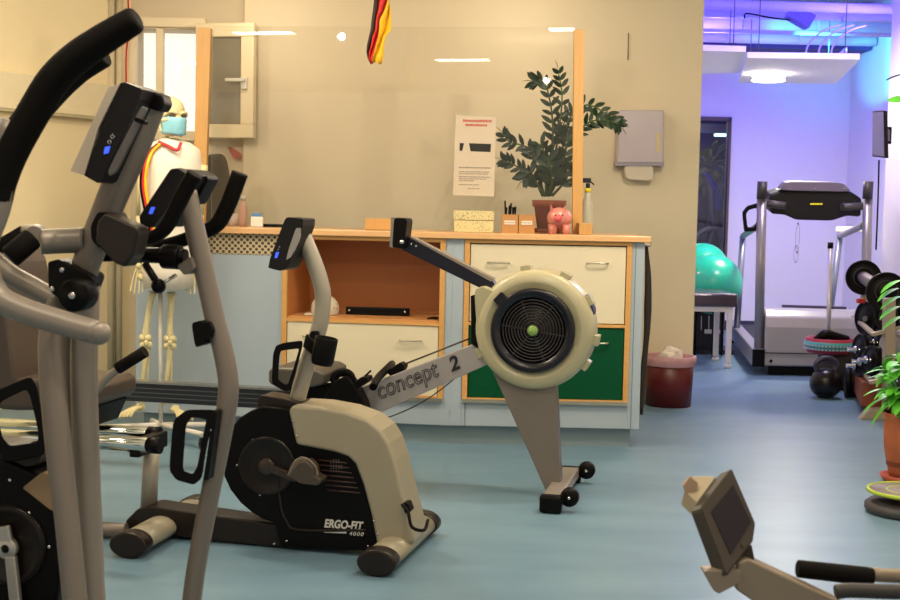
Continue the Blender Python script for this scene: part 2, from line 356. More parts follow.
# right cabinet opening
rx0, rx1 = CR(463.5, 300).x, CR(631, 300).x
lx1 = (CL(444.5, 330)-K).dot(lu); lx0 = (CL(281.5, 330)-K).dot(lu)      # distances from the kink
bm = NB()
def rb(bm, xa, xb, za, zb, y0=6.62, y1=7.2): box(bm, ((xa+xb)/2, (y0+y1)/2, (za+zb)/2), (xb-xa, y1-y0, zb-za))
rb(bm, KX, rx0, zp, zc); rb(bm, rx1, XR, zp, zc); rb(bm, rx0, rx1, zp, zs); rb(bm, rx0, rx1, zp, zc, 7.12, 7.2)
obj('front_panel', bm, mBlue, root, .002)
def lb(bm, ta, tb, za, zb, o0=0, o1=.58):
    prism(bm, [lpt(ta, za, o0), lpt(tb, za, o0), lpt(tb, zb, o0), lpt(ta, zb, o0)], ln*(o1-o0))
bm = NB(); lb(bm, 0, lx1, zp, zc); lb(bm, lx1, lx0, zp, zs); lb(bm, lx0, ruler_l, zp, zc-.11); lb(bm, lx1, lx0, zp, zc, .5, .58)
obj('front_panel', bm, mBlue, root)
bm = NB(); lb(bm, lx0, ruler_l, zc-.108, zc, .004, .58)
m = pattern('perforated_band', (.50, .41, .26), (.06, .045, .03), 'grid', 44, .36)
obj('perforated_band', bm, m, root)
bm = NB(); rb(bm, KX, XR-.04, 0, zp, 6.66, 7.1); prism(bm, [lpt(0, 0, .04), lpt(ruler_l-.03, 0, .04), lpt(ruler_l-.03, zp, .04), lpt(0, zp, .04)], ln*.4)
obj('plinth', bm, mPlinth, root)
# fine joints
bm = NB()
for px in (465,): rb(bm, CR(px-.4, 410).x, CR(px+.4, 410).x, zp, zs-.004, 6.618, 6.622)
rb(bm, XR-.045, XR-.042, zp, zc, 6.618, 6.622)
obj('panel_joint', bm, M('joint_grey', (.12, .16, .2), .6), root)
# worktop
xe = P(651, 240, 6.60).x
fr = [lpt(ruler_l+.55, zc, -.03), V(KX, 6.59, zc), V(xe, 6.59, zc), V(xe, 7.28, zc), V(KX, 7.28, zc), lpt(ruler_l+.55, zc, .66)]
# keep the worktop in front of the left wall
fr[0] = lpt(ruler_l-.02, zc, -.03); fr[5] = lpt(ruler_l-.02, zc, .66)
bm = NB(); prism(bm, fr, V(0, 0, TH))
tag(obj('worktop', bm, mTop, None, .004), 'continuous beech worktop lying along the pale blue reception counter', 'worktop')
def handle(a, b_, nrm, parent, mat=mAlu):
    a = V(*a); b_ = V(*b_); d = (b_-a); m = NB()
    tube(m, [a, a+nrm*.022+d*.06, a+nrm*.026+d*.5, b_+nrm*.022-d*.06, b_], .0045, 8); return obj('handle', m, mat, parent)
# right cabinet: cream drawer over green drawer
zg0, zg1 = CR(550, 403).z, CR(550, 244).z; zm = CR(550, 325).z
root = thing('drawer_cabinet', 'cabinet with a wide cream drawer above a green drawer, under the piggy bank', 'cabinet', V((rx0+rx1)/2, 6.8, zs))
g = .028
bm = NB(); f0, f1 = 6.612, 7.10
def fb(bm, xa, xb, za, zb, y0=f0, y1=f1): box(bm, ((xa+xb)/2, (y0+y1)/2, (za+zb)/2), (xb-xa, y1-y0, zb-za))
fb(bm, rx0+.001, rx0+g, zs+.001, zc-.001); fb(bm, rx1-g, rx1-.001, zs+.001, zc-.001); fb(bm, rx0+g, rx1-g, zc-.02, zc-.001); fb(bm, rx0+g, rx1-g, zs+.001, zs+.02)
fb(bm, rx0+g, rx1-g, zm-.008, zm+.008)
obj('cabinet_frame', bm, mOak, root, .001)
fb_ = NB(); fb(fb_, rx0+.001, rx1-.001, zs-.004, zs+.014, 6.600, 6.6125); obj('bottom_rail', fb_, mAlu, root)
d1 = obj('drawer', one(box, ((rx0+rx1)/2, 6.80, (zm+.012+zc-.026)/2), (rx1-rx0-2*g-.008, .36, zc-.026-zm-.012)), mFront, root, .002, label='cream drawer front')
d2 = obj('drawer', one(box, ((rx0+rx1)/2, 6.80, (zs+.022+zm-.010)/2), (rx1-rx0-2*g-.008, .36, zm-.010-zs-.022)), mGreen, root, .002, label='green drawer front')
nf = V(0, -1, 0)
for (p, q, y, par) in ((488, 509, 262.5, d1), (587, 608, 263, d1), (587, 608, 343, d2), (480, 501, 342, d2)):
    Q = CR((p+q)/2, y); handle((CR(p, y).x, 6.62, Q.z), (CR(q, y).x, 6.62, Q.z), nf, par)
# left cabinet: open niche above a cream drawer
root = thing('niche_cabinet', 'cabinet with an open brown niche above a cream drawer, left of the flywheel', 'cabinet', lpt((lx0+lx1)/2, zs, .2))
zsh = CL(360, 318).z
def fl_(bm, ta, tb, za, zb, o0=-.008, o1=.48): prism(bm, [lpt(ta, za, o0), lpt(tb, za, o0), lpt(tb, zb, o0), lpt(ta, zb, o0)], ln*(o1-o0))
e = .001
bm = NB(); fl_(bm, lx1+e, lx1+g, zs+e, zc-e); fl_(bm, lx0-g, lx0-e, zs+e, zc-e); fl_(bm, lx1+g, lx0-g, zc-.02, zc-e); fl_(bm, lx1+g, lx0-g, zsh-.028, zsh-.012); fl_(bm, lx1+g, lx0-g, zs+e, zs+.02)
obj('cabinet_frame', bm, mOak, root)
bm = NB(); fl_(bm, lx1+g, lx0-g, zsh-.012, zc-.02, .465, .478)
fl_(bm, lx1+g, lx1+g+.003, zsh-.0, zc-.02, .006, .465); fl_(bm, lx0-g-.003, lx0-g, zsh-.0, zc-.02, .006, .465); fl_(bm, lx1+g+.003, lx0-g-.003, zc-.023, zc-.02, .006, .465)
obj('niche_lining', bm, mInner, root)
obj('niche_shelf', (lambda m: (fl_(m, lx1+g+.003, lx0-g-.003, zsh-.012, zsh, .0, .465), m)[1])(NB()), M('niche_shelf_board', (.55, .26, .09), .4), root)
bm = NB(); fl_(bm, lx1+g+.004, lx0-g-.004, zs+.022, zsh-.030, -.002, .36)
d1 = obj('drawer', bm, mFront, root)
for (p, q, y) in ((400, 421, 340), (303, 324, 336)):
    a_ = CL(p, y, -.002); c_ = CL(q, y, -.002); handle(a_, V(c_.x, c_.y, a_.z), -ln, d1)
bm = NB(); fl_(bm, lx1+e, lx0-e, zs-.004, zs+.014, -.02, -.009); obj('bottom_rail', bm, mAlu, root)
# ---- pine posts and the plexiglass screen
def on_top(px, D): return P(px, 230, D).x
mPlexi = glassy('clear_plexiglass', (.98, .98, .975), 1.42, .012)
YS = 7.0
pr = thing('pine_post', 'right pine post holding the clear screen, beside the spray bottle', 'post', V(P(577, 230, 6.80).x, 6.80, ZT), 'pine posts of the clear counter screen')
t0, t1 = P(579, 30, 6.80), P(577, 232, 6.80)
bm = NB(); prism(bm, [V(t1.x-.026, 6.78, ZT+.001), V(t1.x+.026, 6.78, ZT+.001), V(t0.x+.026, 6.78, t0.z), V(t0.x-.026, 6.78, t0.z)], V(0, .05, 0)); obj('upright', bm, mPine, pr, .002)
bm = NB(); a_ = P(572, 228, 6.70); b2 = P(589, 228, 6.70); box(bm, ((a_.x+b2.x)/2+.02, 6.70, ZT+.03), (b2.x-a_.x-.02, .15, .058)); obj('foot_block', bm, mPine, pr, .002)
YL = K.y+.55
pl_ = thing('pine_post', 'left pine post holding the clear screen, beside the masked skeleton', 'post', V(P(199, 225, 7.08).x, 7.08, ZT), 'pine posts of the clear counter screen')
t0, t1 = P(204.5, 28, 7.08), P(199, 222, 7.08)
bm = NB(); prism(bm, [V(t1.x-.036, 7.07, ZT+.001), V(t1.x+.03, 7.07, ZT+.001), V(t0.x+.036, 7.07, t0.z), V(t0.x-.036, 7.07, t0.z)], V(0, .055, 0)); obj('upright', bm, mPine, pl_, .002)
obj('foot_block', one(box, (t1.x, 7.04, ZT+.03), (.05, .07, .058)), mPine, pl_, .002)
sx0, sx1 = P(212, 28, 7.05).x, P(574.5, 30, 6.84).x
zt_ = P(400, 27, 6.95).z
bm = NB(); prism(bm, [V(sx0, 7.068, ZT+.004), V(sx1, 6.84, ZT+.004), V(sx1, 6.84, zt_), V(sx0, 7.068, zt_)], V(0, .005, 0))
tag(obj('clear_screen', bm, mPlexi), 'large clear plastic hygiene screen standing on the worktop between the pine posts', 'screen')
a_, b2 = P(366, 224, 6.84), P(392, 222, 6.84)
tag(obj('wooden_block', one(box, ((a_.x+b2.x)/2, 6.87, ZT+.031), (b2.x-a_.x, .20, .058)), mPine, None, .002), 'pine block lying on the worktop at the middle of the clear screen', 'block')
# ---- notice taped on the screen
YN = 6.885
def NP(px, py): return P(px, py, YN)
root = thing('notice_sheet', 'white notice with red heading taped on the clear screen', 'notice', NP(474, 196))
bm = NB(); prism(bm, [NP(453, 195), NP(494, 196.5), NP(496, 117), NP(456, 115)], V(0, .001, 0)); obj('sheet', bm, M('notice_paper', (.60, .51, .40), .8), root)
rnd = random.Random(5)
def dashes(bm, x0, x1, y, h, slope=.02, wmin=1.2, wmax=2.2, gap=.5):
    x = x0
    while x < x1:
        w_ = rnd.uniform(wmin, wmax); q = [NP(x, y+(x-x0)*slope), NP(min(x+w_, x1), y+(x-x0)*slope), NP(min(x+w_, x1), y+(x-x0)*slope-h*rnd.uniform(.7, 1)), NP(x, y+(x-x0)*slope-h*rnd.uniform(.8, 1))]
        prism(bm, q, V(0, -.0015, 0), V(0, -.0004, 0)); x += w_+gap
bm = NB(); dashes(bm, 463, 492, 121.8, 2.6, wmin=1, wmax=1.4); dashes(bm, 465.5, 487, 126, 2.4, wmin=1, wmax=1.4)
obj('red_heading', bm, M('red_print', (.55, .09, .06), .8), root)
bm = NB()
for y, x1_ in ((168, 491), (172, 489), (174, 488), (177, 490), (179, 486), (181, 474), (185, 479), (189, 480)): dashes(bm, 459 if y < 189 else 468, x1_, y, 1.0 if y > 168 else 1.4, wmin=1.5, wmax=4, gap=.6)
obj('printed_lines', bm, M('grey_print', (.30, .26, .22), .8), root)
bm = NB(); q = lambda *pp: prism(bm, [NP(*p) for p in pp], V(0, -.0015, 0), V(0, -.0004, 0))
q((459.5, 150.7), (462.3, 150.7), (464, 143.2), (459.8, 143)); q((470.5, 151.2), (490.5, 152), (491, 144), (469, 143.2))
obj('black_banner', bm, M('black_print', (.02, .02, .018), .8), root)
# ---- boxes, pens, pig, bottle on the worktop
def put(px0, px1, D): return P(px0, 225, D).x, P(px1, 225, D).x
x0_, x1_ = put(453.5, 494, 6.72); hb = .115
root = thing('storage_box', 'cream speckled cardboard box with a lid on the worktop under the notice', 'box', V((x0_+x1_)/2, 6.78, ZT))
ms = pattern('speckled_card', (.66, .58, .30), (.10, .09, .04), 'dots', 120, .28)
obj('box_body', one(box, ((x0_+x1_)/2, 6.78, ZT+.031), (x1_-x0_-.006, .15, .06)), ms, root, .002)
obj('lid', one(box, ((x0_+x1_)/2, 6.78, ZT+.087), (x1_-x0_, .156, .047)), ms, root, .002)
for i, (p0, p1, lab) in enumerate(((501.8, 517.8, 'brown card cube holding black pens, beside the speckled box'), (518.8, 534.5, 'empty looking brown card cube beside the plant pot'))):
    x0_, x1_ = put(p0, p1, 6.66); cx = (x0_+x1_)/2; s = x1_-x0_
    root = thing('pen_box', lab, 'box', V(cx, 6.70, ZT), 'brown card cubes on the worktop')
    bm = NB(); hh = .096
    for sx in (-1, 1): box(bm, (cx+sx*(s/2-.002), 6.70, ZT+hh/2), (.004, s, hh)); box(bm, (cx, 6.70+sx*(s/2-.002), ZT+hh/2), (s-.008, .004, hh))
    box(bm, (cx, 6.70, ZT+.002), (s-.008, s-.008, .004)); obj('card_body', bm, M('brown_card', (.48, .24, .08), .7), root)
    obj('paper_label', one(box, (cx, 6.70-s/2-.0012, ZT+.055), (s*.68, .002, .02)), mPaper, root)
    bm = NB()
    for k in range(5): box(bm, (cx-s*.24+k*s*.12, 6.70-s/2-.0026, ZT+.055), (s*.07, .001, .006))
    obj('label_print', bm, M('grey_print', (.3, .26, .22), .8), root)
    if i == 0:
        for k in range(7):
            a_ = V(cx-.028+k*.009, 6.69+rnd.uniform(-.02, .02), ZT+.006); b2 = a_+V(rnd.uniform(-.012, .02), 0, .14+rnd.uniform(-.025, .02))
            tag(obj('pen', one(tube, [a_, b2], .0045, 8, smooth=False), mBlack), 'black pen standing in the brown card cube', 'pen', 'black pens in the card cube')
# piggy bank
pg = P(559, 219, 6.66); pc = V(pg.x, 6.66, ZT)
root = thing('piggy_bank', 'pink ceramic piggy bank standing on the worktop before the plant pot', 'piggy bank', pc)
mPig = M('pink_ceramic', (.74, .25, .20), .3, noise=.15, scale=25, coat=.5)
bm = NB(); ball(bm, pc+V(.004, .02, .083), (.064, .085, .055)); ball(bm, pc+V(-.008, -.05, .088), (.045, .035, .042)); obj('body', bm, mPig, root)
obj('snout', one(lathe, [(0, 0), (.018, 0), (.02, .02), (.02, .03), (0, .03)], pc+V(-.012, -.103, .08), (0, 1, 0), 16), M('deep_pink_ceramic', (.70, .10, .10), .25), root)
for sx in (-1, 1):
    bm = NB(); prism(bm, [pc+V(-.01+sx*.018, -.05, .118), pc+V(-.01+sx*.042, -.05, .112), pc+V(-.01+sx*.038, -.065, .152)], V(0, .012, 0)); obj('ear', bm, mPig, root, .003)
    obj('eye', one(ball, pc+V(-.008+sx*.018, -.083, .098), .004, seg=8), mBlack, root)
    for y in (-.035, .055): obj('leg', one(tube, [pc+V(.002+sx*.032, y, .05), pc+V(.002+sx*.034, y, .0)], [.022, .017], 12), mPig, root)
bm = NB(); tube(bm, [pc+V(.0, .10, .09), pc+V(.012, .115, .10), pc+V(.0, .12, .11), pc+V(-.008, .11, .10)], .004, 8); obj('tail', bm, mPig, root)
# spray bottle
sb = P(587, 220, 7.02); c = V(sb.x, 7.02, ZT)
root = thing('spray_bottle', 'translucent spray bottle with black and yellow head beside the right post', 'bottle', c)
obj('bottle', one(lathe, [(0, 0), (.034, 0), (.036, .02), (.036, .10), (.030, .15), (.018, .20), (.014, .225), (0, .225)], c), M('milky_plastic', (.62, .62, .50), .25, trans=.25), root)
obj('collar', one(lathe, [(0, 0), (.017, 0), (.017, .022), (0, .022)], c+V(0, 0, .222)), M('yellow_plastic', (.8, .66, .03), .4), root)
bm = NB(); tube(bm, [c+V(0, 0, .24), c+V(0, 0, .27)], .012, 10); box(bm, c+V(-.012, 0, .285), (.055, .02, .026)); frame_box(bm, c+V(.012, 0, .28), c+V(.034, 0, .262), .008, .008); obj('spray_head', bm, mNavy, root, .003)
# stuff at the left end of the worktop
c = V(P(257, 218, 7.0).x, 7.0, ZT)
root = thing('card_holder', 'small blue and white card holder on the worktop left of the bike display', 'holder', c)
obj('holder', one(box, c+V(0, 0, .028), (.065, .03, .055)), mWhite, root, .004); obj('card', one(box, c+V(0, -.003, .05), (.05, .006, .05)), M('blue_card', (.08, .22, .45), .5), root, .002, label='blue card')
c = V(P(284, 220, 7.05).x, 7.05, ZT)
tag(obj('pen_tray', one(box, c+V(.0, 0, .009), (.24, .05, .016)), mBlack, None, .004), 'flat black tray lying on the worktop behind the bike display', 'tray')
c = V(P(243, 215, 7.08).x, 7.08, ZT)
root = thing('lotion_bottle', 'slim pale pink bottle standing on the worktop near the left post', 'bottle', c)
obj('bottle', one(lathe, [(0, 0), (.022, 0), (.024, .02), (.024, .10), (.012, .125), (.010, .14), (0, .14)], c), M('pale_pink_plastic', (.75, .45, .36), .4), root)
obj('cap', one(lathe, [(0, 0), (.013, 0), (.013, .03), (0, .03)], c+V(0, 0, .14)), mWhite, root)
c = V(P(233, 218, 7.12).x, 7.12, ZT)
tag(obj('paper_cup', one(lathe, [(0, 0), (.026, 0), (.034, .07), (.031, .07), (.024, .004), (0, .004)], c), mPaper), 'small white cup standing on the worktop between left post and pink bottle', 'cup')
# chair added behind the counter to stand in for a dark reflection
c = P(220, 190, 7.8)
root = thing('reflection_chair', 'dark grey chair back added for a reflection behind the counter near the left post', 'chair', V(c.x, 7.85, 0))
bm = NB(); prism(bm, [P(*p, 7.8) for p in rpoly([(203, 155), (225, 153), (234, 215), (234, 250), (200, 250)])], V(0, .06, 0)); obj('backrest', bm, M('dark_grey_mesh', (.07, .06, .045), .8, noise=.4, scale=14), root, .01)
obj('seat', one(box, (c.x, 7.62, .52), (.46, .42, .08)), M('dark_grey_mesh', (.07, .06, .045), .8), root, .02)
obj('column', one(tube, [(c.x, 7.7, .05), (c.x, 7.7, .5)], .03, 12), mBlack, root)
bm = NB(); frame_box(bm, V(c.x, 7.83, .5), V(c.x+.02, 7.83, 1.0), .05, .02); obj('back_bar', bm, mBlack, root)
for k in range(5):
    a = 2*PI*k/5+.3; o = obj('leg', one(frame_box, V(c.x, 7.7, .08), V(c.x+.28*math.cos(a), 7.7+.28*math.sin(a), .06), .03, .03), mBlack, root)
    obj('caster', one(ball, V(c.x+.27*math.cos(a), 7.7+.27*math.sin(a), .028), .028, seg=10), mBlack, o)
# picture on the wall behind it
bm = NB(); prism(bm, [P(*p, WY-.012) for p in ((228, 147), (233, 158), (241, 158.5), (241, 153), (231, 147))], V(0, .01, 0))
tag(obj('wall_pennant', bm, M('pink_red_print', (.42, .10, .08), .7, noise=.5, scale=18)), 'small dark pink pennant hanging on the wall below the open casement', 'pennant')
# ---- things in the niche
def nz(px, o): q = CL(px, 300, o); return V(q.x, q.y, zsh)
c = nz(321, .12)
root = thing('sun_visor_cap', 'crumpled white patterned cap lying in the brown niche', 'cap', c)
mCap = pattern('patterned_cap_cloth', (.62, .56, .44), (.30, .16, .10), 'dots', 40, .22)
bm = NB(); ball(bm, c+V(.02, .02, .03), (.075, .085, .075)); bmesh.ops.bisect_plane(bm, geom=bm.verts[:]+bm.edges[:]+bm.faces[:], plane_co=c+V(0, 0, .002), plane_no=(0, 0, -1), clear_outer=True); obj('crown', bm, mCap, root)
bm = NB(); prism(bm, [c+V(x, y, .003) for x, y in rpoly([(-.085, -.07), (-.01, -.075), (.01, .03), (-.075, .04)])], V(.0, 0, .006)); obj('brim', bm, mCap, root)
c = nz(378, .2)
root = thing('black_rail', 'black metal rail with end screws lying in the brown niche', 'rail', c)
L = .34; rl = Matrix.Rotation(math.pi-math.atan2(lu.y, lu.x)*-1, 3, 'Z') if False else Matrix.Rotation(-LYaw, 3, 'Z')
obj('bar', one(box, c+V(0, 0, .022), (L, .04, .04), rl), mBlack, root, .003)
for s in (-1, 1): obj('screw', one(lathe, [(0, 0), (.006, 0), (.006, .004), (0, .004)], c+lu*s*(L/2-.02)-ln*.021+V(0, 0, .024), -ln, 10), mRivet, root)
for i in range(3):
    a_ = nz(428+i*3.5, .03)+V(0, 0, .006); b2 = a_+V(.035, .09, 0)
    tag(obj('pencil', one(tube, [a_, b2], .004, 8, smooth=False), mBlack), 'thin dark pencil lying at the right edge of the niche shelf', 'pencil', 'pencils on the niche shelf')
# ---- black bag strap hanging at the counter end
bm = NB(); xs = XR+.016
tube(bm, [V(xs, 6.66, zc-.02), V(xs+.012, 6.65, zc-.2), V(xs+.016, 6.66, .62), V(xs+.004, 6.66, .40), V(xs-.0, 6.66, .17)], [.008, .016, .020, .014, .016, .008], 10)
root = thing('garment', 'long black scarf hanging from a hook on the counter end beside the bin', 'scarf', V(xs, 6.66, .17))
obj('cloth', bm, mClothK, root)
obj('hook', one(tube, [V(XR, 6.66, zc-.015), V(XR+.03, 6.65, zc-.02), V(XR+.035, 6.65, zc)], .004, 8), mRivet, root)
# ---- waste bin
c = PZ(668, 405, 0); c.z = 0; R = .155
root = thing('waste_bin', 'dark red waste bin with pinkish liner beside the wall end', 'bin', c)
mLin = M('pinkish_liner', (.50, .27, .30), .5, noise=.3, scale=20, bump=.5)
obj('bucket', one(lathe, [(0, .0), (R*.92, 0), (R, .30), (R-.006, .30), (R*.9, .01), (0, .01)], c), M('dark_red_plastic', (.10, .004, .006), .4), root)
obj('liner', one(lathe, [(R+.004, .255), (R+.012, .28), (R+.013, .315), (R-.008, .315), (R-.014, .26), (R-.02, .2)], c), mLin, root)
bm = NB(); bmesh.ops.create_icosphere(bm, subdivisions=3, radius=.075)
for v in bm.verts: v.co *= 1+.18*math.sin(v.co.x*70)*math.cos(v.co.y*60+v.co.z*50)
bmesh.ops.translate(bm, verts=bm.verts, vec=c+V(.015, .0, .295)); tag(obj('paper_towel', bm, mPaper), 'crumpled white paper towel lying in the dark red waste bin', 'paper')
# ---- towel dispenser
DD = 8.18
root = thing('towel_dispenser', 'lavender grey paper towel dispenser on the wall above the bin', 'dispenser', P(640, 165, WY))
mDis = M('lavender_grey_plastic', (.48, .42, .47), .35)
bm = NB(); prism(bm, [P(*p, DD) for p in ((619, 110), (664, 110), (663.5, 163), (617, 163))], V(0, .12, 0)); obj('housing', bm, mDis, root, .008)
bm = NB(); prism(bm, [P(*p, DD+.01) for p in ((616, 161), (664, 161), (664, 166), (616, 166))], V(0, .105, 0)); obj('lower_rim', bm, M('lavender_grey_dark', (.33, .30, .38), .35), root, .004)
bm = NB(); prism(bm, [P(*p, DD+.02) for p in rpoly([(624, 165), (654, 165), (653, 181), (626, 179.5)])], V(0, .06, 0)); obj('towel', bm, M('translucent_towel', (.62, .55, .44), .5), root, .004)
bm = NB(); prism(bm, [P(*p, DD-.002) for p in ((656, 133), (660, 133), (659.5, 152), (655.8, 152))], V(0, .004, 0)); obj('level_window', bm, M('amber_window', (.62, .50, .28), .15), root)
t = P(628, 45, WY-.01)
tag(obj('wall_wire', one(tube, [P(628.5, 33, WY-.01), P(628, 60, WY-.01)], .003, 8, smooth=False), M('dark_wire', (.2, .16, .12), .4, .5)), 'short thin dark wire fixed on the wall above the dispenser', 'wire')
# ---- flag
rows = [(-12, 376, 380, 390, 392), (0, 374, 378, 388, 389), (10, 373, 377.5, 385, 390.5), (20, 372, 376, 380, 391), (30, 371, 375.5, 379, 391.5), (36, 369.5, 373, 378.5, 386), (45, 367.5, 371, 376, 384), (52, 367, 369, 374, 383.5), (58, 368, 368.6, 371.5, 382.5), (63, 371, 371.4, 372.6, 381)]
DF = 6.4
root = thing('national_flag', 'black red and gold flag hanging limp before the clear screen', 'flag', P(380, 20, DF))
for k, (nm, mt) in enumerate((('black_stripe', M('flag_black', (.035, .02, .015), .8)), ('red_stripe', mRed), ('gold_stripe', mGold))):
    bm = NB(); g_ = []
    for j, r in enumerate(rows):
        l, r_ = r[1+k], r[2+k]; row = []
        for i in range(7):
            t = i/6; dep = .018*math.sin(t*PI*2+j*.5+k*1.2)-.008*k; row.append(bm.verts.new(P(l+(r_-l)*t, r[0]+1.2*math.sin(i+j)*(j > 7), DF+dep)))
        g_.append(row)
    for a_, b2 in zip(g_, g_[1:]):
        for i in range(6): bm.faces.new((a_[i], a_[i+1], b2[i+1], b2[i])).smooth = True
    o = obj(nm, bm, mt, root); s = o.modifiers.new('thickness', 'SOLIDIFY'); s.thickness = .003
zc_ = 2.71
top = P(383, -12, DF); obj('hanging_rod', one(tube, [V(top.x-.04, DF, top.z+.0), V(top.x+.04, DF, top.z+.0)], .006, 8, smooth=False), mRivet, root)
obj('hanging_cord', one(tube, [V(top.x, DF, top.z), V(top.x, DF, zc_)], .002, 6, smooth=False), mRivet, root)
# ---- zz plant
def leaf(bm, base, d, L, W, up=V(0, 0, 1), curl=.15):
    d = d.normalized(); s = d.cross(up)
    if s.length < .05: s = d.cross(V(0, 1, 0))
    s.normalize(); n_ = s.cross(d)
    prof = [(0, .05), (.2, .75), (.45, 1), (.7, .8), (.88, .42), (1, .0)]; prev = None
    for t, w_ in prof:
        c_ = base+d*L*t-n_*curl*L*t*t
        row = [bm.verts.new(c_-s*W*w_*.5+n_*W*.12*w_), bm.verts.new(c_), bm.verts.new(c_+s*W*w_*.5+n_*W*.12*w_)]
        if prev:
            for i in (0, 1): bm.faces.new((prev[i], prev[i+1], row[i+1], row[i])).smooth = True
        prev = row
DPl = 7.08
pc = V(P(549, 215, DPl).x, DPl, ZT)
root = thing('potted_zz_plant', 'dark green zz plant in a terracotta pot behind the piggy bank', 'plant', pc)
obj('pot', one(lathe, [(0, 0), (.062, 0), (.082, .125), (.092, .125), (.094, .16), (.084, .16), (.076, .13), (0, .13)], pc+V(0, 0, .015)), mTerra, root)
obj('saucer', one(lathe, [(0, 0), (.075, 0), (.09, .022), (.084, .022), (.07, .006), (0, .006)], pc), mTerra, root)
obj('soil', one(lathe, [(0, .125), (.078, .125), (.078, .135), (0, .14)], pc+V(0, 0, .015), seg=20), M('soil', (.03, .018, .01), .9), root)
stems = [([(548, 196), (556, 150), (562, 100), (558, 70)], .02, 9, 1.0), ([(546, 196), (552, 150), (552, 115), (545, 84), (533, 81)], -.02, 12, 1.05), ([(544, 196), (536, 165), (528, 148), (510, 142), (503, 134)], .06, 9, 1.0),
         ([(543, 196), (533, 178), (516, 166), (502, 160)], -.04, 8, .95), ([(550, 196), (560, 160), (570, 118), (588, 105), (612, 118), (620, 126)], .03, 13, 1.05), ([(550, 196), (565, 150), (585, 125), (602, 120), (619, 124)], -.05, 11, 1.0),
         ([(547, 196), (545, 160), (541, 145), (534, 150)], -.10, 7, 1.1), ([(549, 196), (560, 175), (566, 150), (568, 130)], -.08, 8, 1.2), ([(552, 196), (566, 180), (570, 165)], -.02, 5, 1.3), ([(546, 196), (547, 175), (556, 140), (570, 112)], .08, 9, 1.0),
         ([(545, 196), (538, 185), (530, 172), (524, 178)], -.07, 6, 1.3), ([(548, 196), (552, 180), (548, 158)], -.09, 6, 1.5)]
bs = NB(); bl = NB(); rr = random.Random(3)
for pts, dy, n_, sc in stems:
    k = len(pts); path = smooth_path([P(x, y, DPl+dy*min(1, 1.4*i/(k-1))) for i, (x, y) in enumerate(pts)], 8)
    if path[-1].x > sx1: pass
    tube(bs, path, [.0085, .005, .003], 8, smooth=False)
    m_ = len(path)
    for j in range(n_):
        t = .32+.68*j/(n_-1); i = min(int(t*(m_-1)), m_-2); T = (path[i+1]-path[i]).normalized()
        for s in (-1, 1):
            side = T.cross(V(0, 1, 0)).normalized()*s; d_ = T*.75+side*.8+V(0, rr.uniform(-.7, .5), rr.uniform(-.1, .15))
            leaf(bl, path[i], d_, .082*sc*(1-.3*t)*rr.uniform(.85, 1.15), .025*sc, up=V(rr.uniform(-.4, .4), -1, rr.uniform(-.2, .5)))
    leaf(bl, path[-1], (path[-1]-path[-2]), .06*sc, .022)
obj('stem', bs, mStem, root); obj('foliage', bl, mLeafD, root)

# ================================================================== SKELETON
DS = 6.5
def S(px, py, d=0): return P(px, py, DS+d)
root = thing('anatomical_skeleton', 'life-size skeleton on a wheeled stand wearing a mask and football shirt', 'skeleton', V(S(157, 400).x, DS, 0))
# skull: cranium, face, jaw in one mesh, facing right and towards the camera
sc_ = S(171, 112); fd = V(.62, -.78, 0); sd = V(.78, .62, 0); Rm = Matrix((fd, sd, V(0, 0, 1))).transposed()
bm = NB(); ball(bm, sc_-fd*.015+V(0, 0, .005), (.093, .070, .072), Rm, 24)
ball(bm, sc_+fd*.048+V(0, 0, -.050), (.042, .050, .055), Rm, 16); ball(bm, sc_+fd*.045+V(0, 0, -.098), (.040, .040, .022), Rm, 14)
for s in (-1, 1):
    tube(bm, [sc_-fd*.01+sd*s*.062+V(0, 0, -.04), sc_+fd*.04+sd*s*.058+V(0, 0, -.045), sc_+fd*.072+sd*s*.04+V(0, 0, -.04)], .009, 8)
    tube(bm, [sc_+fd*.08+sd*s*.006+V(0, 0, -.012), sc_+fd*.076+sd*s*.04+V(0, 0, -.004), sc_+fd*.05+sd*s*.058+V(0, 0, -.02)], .008, 8)
    tube(bm, [sc_-fd*.0+sd*s*.056+V(0, 0, -.05), sc_+fd*.005+sd*s*.054+V(0, 0, -.095), sc_+fd*.07+sd*s*.02+V(0, 0, -.118)], .009, 8)
obj('skull', bm, mBone, root)
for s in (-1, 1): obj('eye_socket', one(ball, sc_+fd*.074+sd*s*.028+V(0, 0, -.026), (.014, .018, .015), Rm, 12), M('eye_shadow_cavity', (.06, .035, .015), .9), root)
bm = NB(); g_ = []
for j in range(7):
    row = []
    for i in range(11):
        a = (i/10-.5)*2.5; z = -.040-.075*j/6; r_ = .076-.010*math.cos(a)*abs(j-2.5)/3-.0; rx = .058+.045*math.cos(a)*(1-.10*abs(j-2)/2)
        row.append(bm.verts.new(sc_+fd*(rx*math.cos(a)+.008)+sd*(.066*math.sin(a))+V(0, 0, z-.004*math.cos(a*3)+(.012 if j == 0 else 0)*math.cos(a))))
    g_.append(row)
for a_, b2 in zip(g_, g_[1:]):
    for i in range(10): bm.faces.new((a_[i], a_[i+1], b2[i+1], b2[i])).smooth = True
o = obj('face_mask', bm, M('surgical_mask_blue', (.22, .50, .60), .8), root, label='light blue surgical mask'); o.modifiers.new('t', 'SOLIDIFY').thickness = .003
